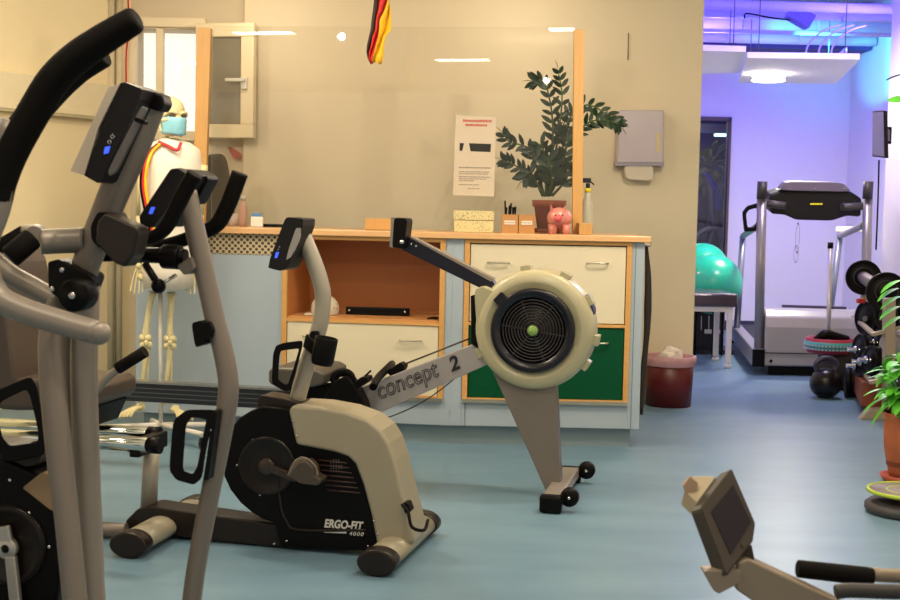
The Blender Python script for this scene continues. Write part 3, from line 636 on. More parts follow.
# spine, ribs, collar bones, pelvis
bm = NB(); nk = S(165, 130); pv = S(158, 283, .03)
for k in range(22):
    t = k/21; c = nk.lerp(pv, t)+V(0, .045*math.sin(t*PI*2), 0); lathe(bm, [(0, -.009), (.020, -.009), (.018, 0), (.020, .009), (0, .009)], c, seg=10); box(bm, c+V(-.0, .03, 0), (.012, .04, .01))
obj('spine', bm, mBone, root)
ch = S(168, 185)
for k in range(8):
    bm = NB(); ring(bm, ch+V(.012, .0, .14-.045*k), (0, -.15, 1), .070+.011*min(k, 4)-.006*max(0, k-4), .006, 24, 6); obj('rib', bm, mBone, root)
bm = NB()
for s in (-1, 1): ring(bm, S(158+s*11, 268), (s*.5, -.9, .3), .055, .016, 20, 8)
obj('pelvis', bm, mBone, root)
for (pts, rad, nm) in (([(153, 292), (151, 300), (147, 322), (145, 338)], [.022, .015, .014, .020], 'femur'), ([(171, 292), (171, 305), (170, 325), (170, 339)], [.022, .015, .014, .020], 'femur'),
                       ([(146, 345), (145, 360), (142, 385), (141, 402)], [.021, .013, .010, .014], 'tibia'), ([(170, 346), (169, 362), (166, 385), (165, 404)], [.021, .013, .010, .014], 'tibia')):
    bm = NB(); tube(bm, [S(*p) for p in pts], rad, 12)
    e_ = S(*pts[-1 if nm == 'femur' else 0]); ball(bm, e_+V(-.012, 0, 0), (.021, .024, .022), seg=12); ball(bm, e_+V(.013, 0, 0), (.021, .024, .021), seg=12); obj(nm, bm, mBone, root)
for a_, b2 in (((149, 350), (146, 402)), ((172, 350), (170, 404))): obj('fibula', one(tube, [S(*a_, .03), S(*b2, .03)], .006, 8), mBone, root)
for x in (146, 170): obj('kneecap', one(ball, S(x, 343, -.03), (.013, .010, .015), seg=12), mBone, root)
for (x, y, dx) in ((139, 408, -.06), (174, 410, .09)):
    bm = NB(); a_ = S(x, y); ball(bm, a_+V(0, .03, 0), (.024, .034, .022), seg=12)
    for k in range(5):
        t = a_+V(dx*.9+(k-2)*.017, -.11-.008*(2-abs(k-1)), -.03); tube(bm, [a_+V((k-2)*.006, -.005, .006), a_.lerp(t, .5)+V(0, 0, .012), t], [.009, .007, .006], 8)
    obj('foot', bm, mBone, root)
def bones_hand(wx, wy, dx, sgn):
    bm = NB(); w_ = S(wx, wy); ball(bm, w_+V(0, 0, -.02), (.018, .014, .018), seg=10)
    for k in range(4):
        f = k-1.5; a_ = w_+V(f*.008, 0, -.03); m1 = w_+V(f*.017+dx*.3, -.004, -.085); m2 = w_+V(f*.020+dx*.6, -.014, -.135+abs(f)*.006); m3 = w_+V(f*.020+dx*.8, -.024, -.165+abs(f)*.010)
        tube(bm, [a_, m1, m2, m3], [.006, .005, .0045, .003], 8)
    tube(bm, [w_+V(-sgn*.008, 0, -.02), w_+V(-sgn*.035, -.012, -.06), w_+V(-sgn*.042, -.02, -.095)], [.006, .005, .003], 8); return obj('hand', bm, mBone, root)
for (p, q, wx, wy, s) in (((143, 160), (139, 215), 139, 262, -1), ((204, 165), (200, 215), 192, 262, 1)):
    obj('upper_arm', one(tube, [S(*p), S(*q)], [.02, .012, .018], 10), mBone, root)
    bm = NB(); tube(bm, [S(*q), S(wx, wy)], [.014, .008, .012], 10); tube(bm, [S(q[0]+2, q[1]), S(wx+2.5, wy)], [.010, .006, .009], 8); obj('forearm', bm, mBone, root)
    bones_hand(wx, wy, .01*s, s)
bones_hand(152, 262, .004, 1) if False else None
# football shirt: lofted rings from collar to hem
shirt = [(139, 164, 176, .05), (143, 153, 189, .075), (150, 144, 199, .10), (165, 141, 201, .12), (185, 141, 201, .125), (215, 142, 199, .12), (245, 143, 197, .12), (270, 143, 194, .125), (288, 145, 192, .125)]
bm = NB(); g_ = []; N_ = 40
for j, (y, l, r, dp) in enumerate(shirt):
    row = []
    for i in range(N_):
        a = 2*PI*i/N_; cx = (l+r)/2; hw = (r-l)/2; c = S(cx+hw*math.cos(a), y); k = 1+.03*math.sin(5*a+j*.8)*(j > 3)
        row.append(bm.verts.new(V(c.x, DS+dp*math.sin(a)*k, c.z)))
    g_.append(row)
for a_, b2 in zip(g_, g_[1:]):
    for i in range(N_): bm.faces.new((a_[i], a_[(i+1) % N_], b2[(i+1) % N_], b2[i])).smooth = True
sh = obj('shirt', bm, M('white_jersey', (.74, .68, .58), .85, noise=.04), root, label='white football shirt with red collar'); sh.modifiers.new('t', 'SOLIDIFY').thickness = .004
for k, (nm, mt) in enumerate((('black_side_stripe', mBlack), ('red_side_stripe', mRed), ('gold_side_stripe', mGold))):
    pts = [(158+k*1.2, 144), (149+k*1.7, 152), (143+k*2.2, 165), (141+k*2.3, 185), (144+k*2.3, 205), (149+k*2.2, 225), (152+k*2, 245)]
    bm = NB(); tube(bm, [P(x, y, DS-(.10 if y < 160 else .128)-.004*k) for x, y in pts], .0075, 8); obj(nm, bm, mt, sh)
bm = NB(); tube(bm, [S(159, 142, -.09), S(168, 146, -.12), S(177, 150, -.125), S(181, 143, -.10)], .008, 8); obj('collar', bm, M('red_collar', (.6, .03, .04), .7), sh)
bm = NB(); prism(bm, [S(*p, -.142) for p in rpoly([(177, 168), (183, 168), (182, 176), (178, 176)])], V(0, .02, 0)); obj('badge', bm, M('grey_badge', (.18, .16, .15), .6), sh)
# stand
cb_ = S(160, 425); cb_.z = 0
bm = NB(); tube(bm, [V(cb_.x, DS+.02, .09), V(cb_.x-.008, DS+.03, S(155, 290).z)], .011, 10, smooth=False); obj('pole', bm, mWhite, root)
for k in range(5):
    a = 2*PI*k/5-.62; t = V(cb_.x+.30*math.cos(a), DS+.25*math.sin(a)-.0, .075)
    o = obj('leg', one(tube, [V(cb_.x, DS+.02, .09), t], .014, 8, smooth=False), mWhite, root)
    bm = NB(); lathe(bm, [(0, -.012), (.028, -.012), (.030, 0), (.028, .012), (0, .012)], V(t.x, t.y, .030), (.8, .5, 0), 16); obj('caster', bm, mBlack, o)

# ================================================================== ROWING MACHINE
RO = Plane((.475, 5.46), (-.975, .22)); rn = RO.n; ru = RO.u
root = thing('rowing_machine', 'long rowing machine with a cream flywheel cage before the counter', 'rowing machine', V(.475, 5.46, 0))
fc = RO(536.5, 328.5)
def rr_(px): return px*5.45/F
ax = -rn
bm = NB(); R0 = rr_(60.5)
lathe(bm, [(rr_(41), .085), (R0*.80, .10), (R0*.90, .095), (R0*.97, .08), (R0, .05), (R0, -.05), (R0*.95, -.08), (R0*.7, -.10), (0, -.10), ], fc, ax, 56)
for a in (62, 30, -33, -8, 100, 205):
    t = math.radians(a); d = -ru*math.cos(t)+V(0, 0, math.sin(t)); box(bm, fc+d*(R0+.004)+ax*.02, (.045, .07, .03), Matrix((d.cross(ax).normalized(), ax, d)).transposed())
fw = obj('flywheel_cage', bm, mCreamY, root, .003)
bm = NB(); R1 = rr_(42)
lathe(bm, [(R1, .083), (R1, .112), (R1*.97, .118), (R1*.80, .108), (R1*.76, .094), (R1*.76, .085)], fc, ax, 56)
q = fc+ax*.11; d = (RO(499, 291)-fc).normalized(); frame_box(bm, q+d*R1*.9, q+d*(R1+.03), .05, .016, ax)
obj('vent_surround', bm, M('navy_black_gloss', (.004, .004, .010), .28), fw)
bm = NB()
for k in range(9): ring(bm, fc+ax*.098, ax, R1*(.14+.073*k), .0035, 48, 6)
for a in range(0, 360, 60):
    t = math.radians(a+8); d = ru*math.cos(t)+V(0, 0, math.sin(t)); frame_box(bm, fc+ax*.098+d*.01, fc+ax*.098+d*R1*.78, .005, .004, ax)
obj('vent_grille', bm, M('dark_navy_mesh', (.016, .013, .014), .5), fw)
obj('flywheel', one(lathe, [(0, .06), (R1*.8, .06), (R1*.8, .07), (0, .07)], fc, ax, 40), M('very_dark_metal', (.010, .008, .010), .4), fw)
obj('hub_badge', one(lathe, [(0, .098), (rr_(5.2), .098), (rr_(5.2), .106), (0, .108)], fc, ax, 24), M('lime_badge', (.25, .42, .10), .4), fw, label='lime green hub')
# cream corner housing and black damper box
bm = NB(); prism(bm, [RO(*p, -.09) for p in rpoly([(474, 290), (482, 286), (497, 292), (490, 330), (496, 350), (489, 356), (478, 350)], 2, .2)], rn*.17); obj('corner_housing', bm, mCreamY, fw, .004)
bm = NB(); prism(bm, [RO(*p, -.06) for p in ((470.5, 296), (476, 294), (477, 348), (471, 344))], rn*.13); obj('black_backplate', bm, mBlack, fw, .003)
bm = NB(); prism(bm, [RO(*p, -.04) for p in rpoly([(583, 296), (587, 295), (594, 310), (593, 318), (588, 319)], 2, .2)], rn*.09); obj('damper_lever', bm, M('violet_black_plastic', (.03, .025, .075), .35), fw, .003)
# front leg and foot
bm = NB(); prism(bm, [RO(*p, -.05) for p in ((490, 366), (500, 372), (552, 374), (555, 380), (560, 482), (552, 492), (546, 492))], rn*.09); obj('front_leg', bm, mSilver, root, .006)
a_ = V(.425, 5.17, .05); b2 = V(.555, 5.74, .05)
bm = NB(); frame_box(bm, a_, b2, .075, .045); obj('foot_bar', bm, mSilverL, root, .005)
for k, e_ in enumerate((a_, b2)):
    dd = (b2-a_).normalized()*(1 if k else -1)
    o = obj('foot_cap', one(box, e_+dd*.01+V(-.0, 0, -.012), (.09, .05, .07), Matrix.Rotation(-.22, 3, 'Z')), mBlack, root, .01)
    wc = e_+dd*-.01+V(.072, .0, .012); bm = NB(); lathe(bm, [(0, -.024), (.028, -.024), (.038, -.016), (.038, .016), (.028, .024), (0, .024)], wc, (b2-a_), 24); frame_box(bm, e_, wc, .03, .03)
    o2 = obj('transport_wheel', bm, mBlack, root); obj('axle_bolt', one(lathe, [(0, 0), (.007, 0), (.006, .004), (0, .004)], wc-(b2-a_).normalized()*.025, -(b2-a_), 10), mRivet, o2)
# slanted front beam with the lettering
bm = NB(); A1, A2, A3, A4 = (359, 388), (475, 343.5), (489, 364), (366, 419)
prism(bm, [RO(*p, -.045) for p in (A1, A2, A3, A4)], rn*.09); bmn = obj('front_beam', bm, M('lettered_beam_silver', (.38, .355, .35), .42, .35), root, .004)
s0, s1 = RO(379, 399.5, -.047), RO(440, 375.5, -.047); bx = s1-s0; by = rn.cross(bx)
if by.z < 0: by = -by
text('concept', s0, bx, by, .105, M('dark_print', (.05, .045, .05), .5), bmn, 'lettering', outline=.0022, width=.292, shear=.2)
s0 = RO(451.5, 371.5, -.047); text('2', s0, bx, by, .085, M('black_letter', (.012, .012, .02), .4), bmn, 'lettering', ext=.0012, width=.046, shear=.2, bold=.03)
# monorail
y_r = .352
r0 = RO(372, 396); r0.z = y_r; rE = V(.475, 5.46, 0)+ru*2.45; rE.z = y_r
r0 = V(.475, 5.46, y_r)+ru*.88
bm = NB(); box(bm, (r0+rE)/2, ((rE-r0).length, .05, .085), Matrix.Rotation(math.atan2(ru.y, ru.x), 3, 'Z')); obj('monorail', bm, M('dark_anodised_rail', (.035, .037, .045), .3, .5), root, .004)
bm = NB(); box(bm, (r0+rE)/2+V(0, 0, .047), ((rE-r0).length, .058, .010), Matrix.Rotation(math.atan2(ru.y, ru.x), 3, 'Z')); obj('rail_track', bm, M('polished_track', (.40, .38, .36), .25, .9), root)
for dz in (-.02, 0, .02):
    bm = NB(); box(bm, (r0+rE)/2-rn*.026+V(0, 0, dz), ((rE-r0).length, .003, .004), Matrix.Rotation(math.atan2(ru.y, ru.x), 3, 'Z')); obj('rail_groove', bm, M('rail_highlight', (.14, .14, .15), .3, .7), root)
bm = NB(); frame_box(bm, rE-ru*.05+V(0, 0, -.02), V(rE.x, rE.y, .04), .06, .03); frame_box(bm, V(rE.x, rE.y, .03)-rn*.2, V(rE.x, rE.y, .03)+rn*.2, .05, .05); obj('rear_leg', bm, mSilver, root, .004)
# seat
sp = RO(292, 376); 
bm = NB(); prism(bm, [RO(*p, -.17) for p in rpoly([(268, 367), (315, 369), (324, 374), (322, 385), (310, 388), (268, 386)], 3, .25)], rn*.34); st = obj('seat', bm, M('grey_brown_seat', (.085, .075, .06), .45), root, .02, seg=3)
bm = NB(); prism(bm, [RO(*p, -.06) for p in ((285, 386), (326, 386), (334, 402), (300, 404))], rn*.12); obj('seat_carriage', bm, mBlack, st, .006)
# footrests with straps, handle, chain
for k, off in enumerate((-.14, .06)):
    bm = NB(); prism(bm, [RO(*p, off) for p in rpoly([(322, 402), (334, 381), (347, 375), (356, 388), (364, 404), (366, 417), (350, 414), (328, 409)], 2, .2)], rn*.09); fr_ = obj('footrest', bm, mBlack, root, .006)
    bm = NB(); tube(bm, [RO(*p, off+.02) for p in ((339, 387), (334.5, 380), (337, 374), (345, 372.5), (351, 376), (350, 383), (346, 388))], .008, 8, flat=2.4); obj('foot_strap', bm, mBlack, fr_)
    bm = NB(); prism(bm, [RO(*p, off) for p in rpoly([(352, 384), (361, 377), (367, 377), (368, 382), (357, 389)], 2, .2)], rn*.08); tube(bm, [RO(363, 378, off+.04), RO(371, 370.5, off+.04)], .0045, 8); obj('heel_cup', bm, mBlack, fr_, .002)
bm = NB(); tube(bm, [RO(373, 387, -.24), RO(378, 378, -.12), RO(386, 370, -.02), RO(390, 366, .10), RO(392, 364, .24)], .017, 12); hd = obj('pull_handle', bm, mBlack, root)
bm = NB(); prism(bm, [RO(*p, -.03) for p in rpoly([(386, 372), (400, 362), (405, 366), (403, 371), (392, 378)], 2, .2)], rn*.06); obj('chain_guide', bm, mBlack, root, .004)
ch_m = M('dark_chain', (.09, .07, .05), .4, .6)
obj('chain', one(tube, [RO(400, 366), RO(472, 337.5)], .0042, 6, smooth=False), ch_m, root)
obj('return_cord', one(tube, [RO(352, 424, .02), RO(375, 420.5, .02), RO(400, 413, .02), RO(432, 396, .02), RO(476, 361.5, .02)], .003, 6), ch_m, root)
# monitor arm and monitor
bm = NB(); prism(bm, [RO(*p, -.03) for p in ((402, 240), (410, 238), (492, 280), (497, 288), (486, 291), (402, 250))], rn*.06); ma = obj('monitor_arm', bm, mNavy, root, .003)
bm = NB(); prism(bm, [RO(*p, -.032) for p in ((408, 236.8), (411, 236.6), (493, 279), (491, 281.5))], rn*.064); obj('arm_trim', bm, mSilverL, ma)
for p in ((411, 244), (416, 246)): obj('bolt', one(lathe, [(0, 0), (.006, 0), (.005, .003), (0, .003)], RO(*p, -.030), ax, 10), mRivet, ma)
bm = NB(); prism(bm, [RO(*p, -.09) for p in rpoly([(394, 217.5), (406, 218.5), (407, 222), (404, 246), (402, 249), (392, 247)], 2, .15)], rn*.10); mo = obj('monitor', bm, mBlack, root, .006)
bm = NB(); prism(bm, [RO(*p, -.085) for p in ((391, 217.5), (394, 217.5), (392.5, 247.5), (389.5, 247))], rn*.095); obj('screen', bm, M('grey_bezel', (.22, .21, .2), .3), mo)
obj('pivot_bolt', one(lathe, [(0, 0), (.010, 0), (.009, .006), (0, .006)], RO(402, 242, -.095), ax, 12), mRivet, mo)

# ================================================================== shared builders for the ergometers
def bottle_cage(pl, corners, off, parent, r=.011, w_=.075):
    "corners: pixel corners of the loop, seen side on"
    q = rpoly(corners, 3, .3); bm = NB()
    for o_ in (off, ): 
        pts = [pl(*p, o_) for p in q]; tube(bm, pts+[pts[0]], r, 10, smooth=False, flat=1.0)
    return obj('bottle_cage', bm, mBlack, parent)
def strip_loop(pl, outer, inner, off, wd, parent, name='bottle_cage', mat=None, bevel=.004):
    "a moulded loop: outline outer minus inner, extruded by wd"
    bm = NB(); n = len(outer); A_ = [[bm.verts.new(pl(*p, off+d)) for p in q] for q in (outer, inner) for d in (0, wd)]
    o0, o1, i0, i1 = A_
    for k in range(n):
        j = (k+1) % n
        for f in ((o0[k], o0[j], i0[j], i0[k]), (o1[j], o1[k], i1[k], i1[j]), (o0[j], o0[k], o1[k], o1[j]), (i0[k], i0[j], i1[j], i1[k])): bm.faces.new(f)
    bmesh.ops.recalc_face_normals(bm, faces=bm.faces); return obj(name, bm, mat or mBlack, parent, bevel)
def crank(c, ax, d, L, parent, mat, thick=.018):
    bm = NB(); lathe(bm, [(0, 0), (.030, 0), (.030, .020), (.012, .024), (0, .024)], c, ax, 20); frame_box(bm, c+ax*.012, c+ax*.012+d*L, .028, thick, ax); return obj('crank', bm, mat, parent, .003)
def rivets(pl, pts, off, parent, r=.0045):
    for p in pts: obj('rivet', one(lathe, [(0, 0), (r, 0), (r*.8, .002), (0, .003)], pl(*p, off), -pl.n, 10), mRivet, parent)

# ================================================================== RECUMBENT BIKE
RB = Plane((-.155, 4.5), (-.977, .214)); bn = RB.n; bu = RB.u
root = thing('recumbent_bike', 'black and cream recumbent exercise bike with rivets, standing before the rower', 'exercise bike', V(-.6, 4.6, 0))
WB = .085
blk = [(291, 409), (262, 406), (250, 411), (239, 418), (229, 430), (223, 445), (221.5, 460), (224, 477), (230, 490), (240, 503), (252, 513), (262, 519), (274, 523), (280, 546), (376, 551), (378, 530), (368, 490), (358, 462), (349, 450), (325, 444), (297, 440)]
bm = NB(); prism(bm, [RB(*p, -WB) for p in blk], bn*WB*2); hs = obj('drive_housing', bm, mBlack, root, .008, seg=3)
cr_ = [(288, 411), (292, 405.5), (318, 407), (345, 412), (367, 420), (381, 431), (389, 444), (395, 462), (401, 488), (408, 515), (415, 543), (400, 549), (378, 552), (371, 515), (363, 485), (355, 464), (348, 457), (335, 452.5), (315, 448.5), (296, 445)]
bm = NB(); prism(bm, [RB(*p, -WB-.014) for p in cr_], bn*(WB*2+.028)); obj('cream_shell', bm, mCream, root, .016, seg=4)
# recessed arch behind the shell, cooling slots, disc
dc = RB(266, 466, -WB)
obj('crank_disc', one(lathe, [(0, .004), (.05, .004), (.085, .002), (.095, .008), (.105, .006), (.108, -.01), (0, -.01)], RB(267, 466, -WB), -bn, 40), M('brown_black_gloss', (.008, .005, .004), .3, spec=.3), hs)
bm = NB()
for k in range(7):
    y = 462+k*5; x1_ = 347+k*2.2; tube(bm, [RB(318+k*1.5, y-2, -WB-.001), RB(x1_, y+1, -WB-.001)], .0025, 6, smooth=False)
obj('cooling_slot', bm, M('slot_brown', (.05, .02, .015), .4), hs)
bm = NB()
for i in range(5):
    for j in range(5):
        if abs(i-2)+abs(j-2) < 4: ball(bm, RB(331+i*2.6, 460+j*2.8, -WB-.001), .0028, seg=6)
obj('speaker_holes', bm, M('hole_grey', (.08, .07, .07), .5), hs)
bm = NB(); tube(bm, [RB(278, 470, -WB-.002), RB(280, 500, -WB-.002), RB(286, 520, -WB-.002), RB(300, 530, -WB-.002), RB(366, 530, -WB-.002)], .005, 8); obj('panel_seam', bm, mBrownB, hs)
rivets(RB, [(253, 440), (237, 465), (260, 495), (295, 420), (298, 434)], -WB-.0005, hs); rivets(RB, [(274, 544), (286.5, 541), (368, 546)], -WB-.0005, hs); rivets(RB, [(374, 521), (377.5, 534), (293, 421), (297, 436)], -WB-.0145, root)
xd = bu*-1; t0 = RB(324, 527, -WB-.002); text('ERGO-FIT', t0, -bu, V(0, 0, 1), .040, M('light_print', (.60, .58, .55), .5), hs, ext=.001, shear=.2, width=.142, bold=.03)
bm = NB(); prism(bm, [RB(*p, -WB-.0035) for p in ((324, 530.2), (346, 531.2), (346.4, 533.6), (324, 532.6))], bn*.003); obj('letter_bar', bm, M('light_print', (.60, .58, .55), .5), hs)
text('4000', RB(349, 535, -WB-.002), -bu, V(0, 0, 1), .019, M('light_print', (.60, .58, .55), .5), hs, ext=.001, spacing=1.25, shear=.2, width=.052)
# crank and pedal
cd = (RB(296, 477, -WB)-RB(268, 466, -WB)).normalized(); ck = crank(RB(268, 466, -WB), -bn, cd, .115, root, M('dark_crank_steel', (.06, .045, .035), .3, .6))
bm = NB(); pc_ = RB(303, 474, -WB-.06); prism(bm, [RB(*p, -WB-.10) for p in rpoly([(288, 476), (298, 463), (306, 461), (313, 468), (314, 476), (322, 480), (318, 486), (300, 484)], 2, .2)], bn*.07); pd = obj('pedal', bm, M('grey_brown_plastic', (.06, .045, .033), .4), root, .004)
bm = NB(); tube(bm, [RB(*p, -WB-.07) for p in ((291, 477), (297, 464), (305, 461), (313, 468), (316, 480))], .005, 8, flat=3); obj('pedal_strap', bm, M('strap_brown', (.16, .13, .10), .5), pd)
cd2 = -cd; crank(RB(268, 466, WB), bn, cd2, .115, root, M('dark_crank_steel', (.06, .045, .035), .3, .6))
bm = NB(); box(bm, RB(268, 466, WB+.07)+cd2*.115, (.09, .07, .025)); obj('pedal', bm, M('grey_brown_plastic', (.06, .045, .033), .4), root, .004)
# neck cap and post
bm = NB(); prism(bm, [RB(*p, -.055) for p in rpoly([(257, 399), (262, 395), (288, 400), (302, 404), (303, 409), (290, 414), (258, 410)], 2, .2)], bn*.11); obj('neck_cap', bm, mBrownB, root, .006)
pts = [(300, 228), (307, 245), (314, 262), (320, 280), (323, 297), (320.5, 322), (313, 347), (307, 365), (296.5, 402)]
bm = NB(); tube(bm, [RB(*p) for p in pts], .029, 20); ps = obj('display_post', bm, mPale, root)
bm = NB(); prism(bm, [RB(*p, -.115) for p in rpoly([(285.5, 217), (303, 218.5), (303, 226), (290, 262), (287, 268), (280, 271), (268, 268), (270, 258)], 2, .12)], bn*.13); dp = obj('display', bm, M('display_black', (.006, .005, .006), .45, spec=.3), root, .008)
bm = NB(); prism(bm, [RB(*p, -.118) for p in rpoly([(296, 228), (301, 228), (299, 240), (291, 257), (286, 260), (289, 248)], 2, .15)], bn*.012); obj('display_insert', bm, M('display_insert_grey', (.30, .28, .26), .4), dp)
bm = NB(); prism(bm, [RB(*p, -.118) for p in ((276, 252), (279, 252), (277, 258), (274.5, 258))], bn*.004); obj('indicator', bm, mLED, dp, label='small blue indicator light')
for y in (247, 249.5): obj('button', one(lathe, [(0, 0), (.004, 0), (0, .002)], RB(279.5-(y-247)*.5, y, -.116), -bn, 8), mRivet, dp)
# side handle loop
out = rpoly([(273, 354), (276, 345.5), (285, 342.5), (302, 340.5), (303, 344), (297, 368), (290, 391), (284, 391), (271.5, 384)], 3, .22); inn = rpoly([(279.5, 356), (281, 351), (286, 350), (298.5, 348.5), (298.5, 351), (293.5, 368), (288, 384), (285, 384.5), (278, 379.5)], 3, .22)
strip_loop(RB, out, inn, -.07, .03, root)
# cup holder on the post
cc = RB(324, 352, -.06); bm = NB(); axc = (RB(326, 332, 0)-RB(321, 359, 0)).normalized()
lathe(bm, [(0, -.045), (.036, -.045), (.040, -.03), (.041, .052), (.036, .052), (.034, -.03), (0, -.035)], cc, axc, 24); frame_box(bm, RB(310, 340, -.01), cc, .05, .05); obj('cup_holder', bm, mBlack, root, .003)
bm = NB(); prism(bm, [RB(*p, -.045) for p in rpoly([(310, 331), (318, 331), (318, 344), (308, 344)], 2, .2)], bn*.08); obj('clamp', bm, mBlack, root, .004)
# base beam, stabilisers
bm = NB(); prism(bm, [RB(*p, -.06) for p in rpoly([(125, 521), (137, 509), (150, 506), (176, 510), (282, 525), (384, 536), (384, 552), (280, 548), (160, 535), (128, 531)], 2, .15)], bn*.12); obj('base_beam', bm, mBrownB, root, .012, seg=3)
for k, (a_, b2) in enumerate((((-.227, 4.20), (-.08, 4.80)), ((-1.085, 4.36), (-.955, 4.98)))):
    a_ = V(*a_, .046); b2 = V(*b2, .046); dd = (b2-a_).normalized(); sx = dd.cross(V(0, 0, 1)).normalized()
    def oval(bm, p, q, rx, rz, nseg=24):
        A_ = []
        for e_ in (p, q): A_.append([bm.verts.new(e_+sx*rx*math.cos(2*PI*i/nseg)+V(0, 0, rz*math.sin(2*PI*i/nseg))) for i in range(nseg)])
        for i in range(nseg): bm.faces.new((A_[0][i], A_[0][(i+1) % nseg], A_[1][(i+1) % nseg], A_[1][i])).smooth = True
        bm.faces.new(A_[0][::-1]); bm.faces.new(A_[1]); bmesh.ops.recalc_face_normals(bm, faces=bm.faces)
    bm = NB(); oval(bm, a_+dd*.05, b2-dd*.05, .060, .040); fo = obj('stabiliser', bm, mCream, root)
    bm = NB(); oval(bm, a_, a_+dd*.07, .068, .045); obj('end_cap', bm, mBrownB, fo, .008)
    bm = NB(); oval(bm, b2-dd*.07, b2, .068, .045); obj('end_cap', bm, mBrownB, fo, .008)
bm = NB(); tube(bm, [RB(402, 504, -.11), RB(408, 512, -.12), RB(412, 527, -.14), RB(424, 530, -.14), RB(428, 520, -.06)], .006, 8); obj('power_cable', bm, mBlack, root)
bm = NB(); prism(bm, [RB(*p, -.112) for p in rpoly([(402, 503), (408, 503), (411, 512), (405, 514)], 2, .2)], bn*.05); obj('cable_plug', bm, mBlack, root, .003)
# seat column, rails, seat
bm = NB(); tube(bm, [RB(148.5, 512), RB(152, 440)], .030, 20, smooth=False); obj('seat_column', bm, mPale, root)
for k, (off, yy, x1_) in enumerate(((-.10, 0, 0), (.10, 0, 12))):
    zz = .350; a_ = RB(149, 438, off); b2 = a_+bu*.85; a_.z = zz; b2.z = zz
    rl_ = obj('seat_rail', one(tube, [a_, b2], .027, 20, smooth=False), M('chrome_rail', (.62, .66, .62), .09, 1), root)
    obj('rail_cap', one(tube, [a_-bu*.045, a_+bu*.0], .030, 20, smooth=False), mBlack, rl_)
bm = NB(); a_ = RB(149, 438, 0); a_.z = .335; frame_box(bm, a_-bn*.12, a_+bn*.12, .04, .06); obj('rail_bracket', bm, mBlack, root, .005)
bm = NB(); prism(bm, [RB(*p, -.20) for p in rpoly([(-10, 378), (86, 382), (94, 389), (94, 402), (86, 411), (-10, 411)], 3, .25)], bn*.34); se = obj('seat', bm, M('brown_seat_vinyl', (.060, .042, .032), .4), root, .025, seg=3)
bm = NB(); prism(bm, [RB(*p, -.21) for p in rpoly([(-60, 240), (-12, 248), (-2, 262), (14, 382), (8, 398), (-20, 400)], 3, .2)], bn*.34); obj('backrest', bm, M('brown_seat_vinyl', (.060, .042, .032), .4), root, .02, seg=3)
bm = NB(); prism(bm, [RB(*p, -.13) for p in ((45, 405), (100, 405), (90, 428), (50, 428))], bn*.22); obj('seat_carriage', bm, mBlack, root, .006)
bm = NB(); tube(bm, [RB(95, 392, -.24), RB(108, 377, -.24), RB(122, 367, -.24)], .014, 12); sg = obj('side_grip_bar', bm, mSilverL, root); obj('side_grip', one(tube, [RB(118, 368.5, -.24), RB(145, 351.5, -.24)], .021, 14, smooth=False), mFoam, sg)
bm = NB(); tube(bm, [RB(95, 392, .24), RB(108, 377, .24), RB(122, 367, .24)], .014, 12); sg = obj('side_grip_bar', bm, mSilverL, root); obj('side_grip', one(tube, [RB(118, 368.5, .24), RB(145, 351.5, .24)], .021, 14, smooth=False), mFoam, sg)

# ================================================================== UPRIGHT BIKE
UB = Plane((P(200, 300, 2.75).x, 2.75), (-.977, .214)); un = UB.n; uu = UB.u
root = thing('upright_bike', 'upright exercise bike with a bent silver post and curved black handlebar', 'exercise bike', V(UB(190, 600).x, 2.75, 0))
pts = [(187, 192), (193, 220), (203, 265), (214, 315), (224, 355), (228.5, 385), (226, 412), (218, 455), (208, 505), (196, 570), (186, 645)]
obj('display_post', one(tube, [UB(*p) for p in pts], [.021, .0215, .0215, .0215, .022, .022, .0215, .021, .021, .021], 20), mSilver, root)
bm = NB(); prism(bm, [UB(*p, -.03) for p in rpoly([(170, 169), (177, 168), (187, 174), (187, 182), (152, 228), (140, 226), (139, 216)], 2, .12)], un*.16); dp = obj('display', bm, M('display_black', (.006, .005, .006), .45, spec=.3), root, .006)
bm = NB(); prism(bm, [UB(*p, -.032) for p in ((151, 207), (155, 207), (152, 214), (148.5, 214))], un*.004); obj('indicator', bm, mLED, dp, label='small blue indicator light')
bm = NB(); prism(bm, [UB(*p, .06) for p in rpoly([(186, 176), (207, 176), (208, 180), (195, 204), (188, 204), (186, 190)], 2, .15)], un*.06); obj('display_bracket', bm, mBlack, root, .004)
obj('handlebar', one(tube, [UB(*p, -.10) for p in ((138, 243), (146, 239), (157, 235), (167, 226), (177, 207), (186, 189), (195, 174))], [.011, .013, .015, .0165, .017], 14), mFoam, root, label='near horn of the handlebar')
obj('handlebar', one(tube, [UB(*p, .12) for p in ((140, 252), (160, 246), (180, 241), (202, 233), (217, 224), (226, 209), (233, 192), (240, 173))], [.011, .014, .016, .018, .0185, .0185], 14), mFoam, root, label='far horn of the handlebar')
obj('handlebar_stem', one(tube, [UB(128, 254), UB(186, 257)], .017, 14, smooth=False), mBlack, root)
bm = NB(); tube(bm, [UB(139, 242, -.10), UB(134, 250, -.05), UB(134, 255, .0), UB(136, 254, .12)], .012, 10); obj('handlebar_base', bm, mBlack, root)
bm = NB(); tube(bm, [UB(163, 256.5), UB(181, 257.5)], .026, 16, smooth=False); obj('stem_clamp', bm, mBlack, root, .003)
bm = NB(); tube(bm, [UB(145, 264, -.02), UB(158, 284, -.03)], .008, 10); ball(bm, UB(158.5, 286, -.03), .016, seg=12); cl_ = obj('clamp_lever', bm, mBlack, root); obj('lever_bolt', one(tube, [UB(160, 285, -.03), UB(176, 275, 0)], .004, 8, smooth=False), mRivet, cl_)
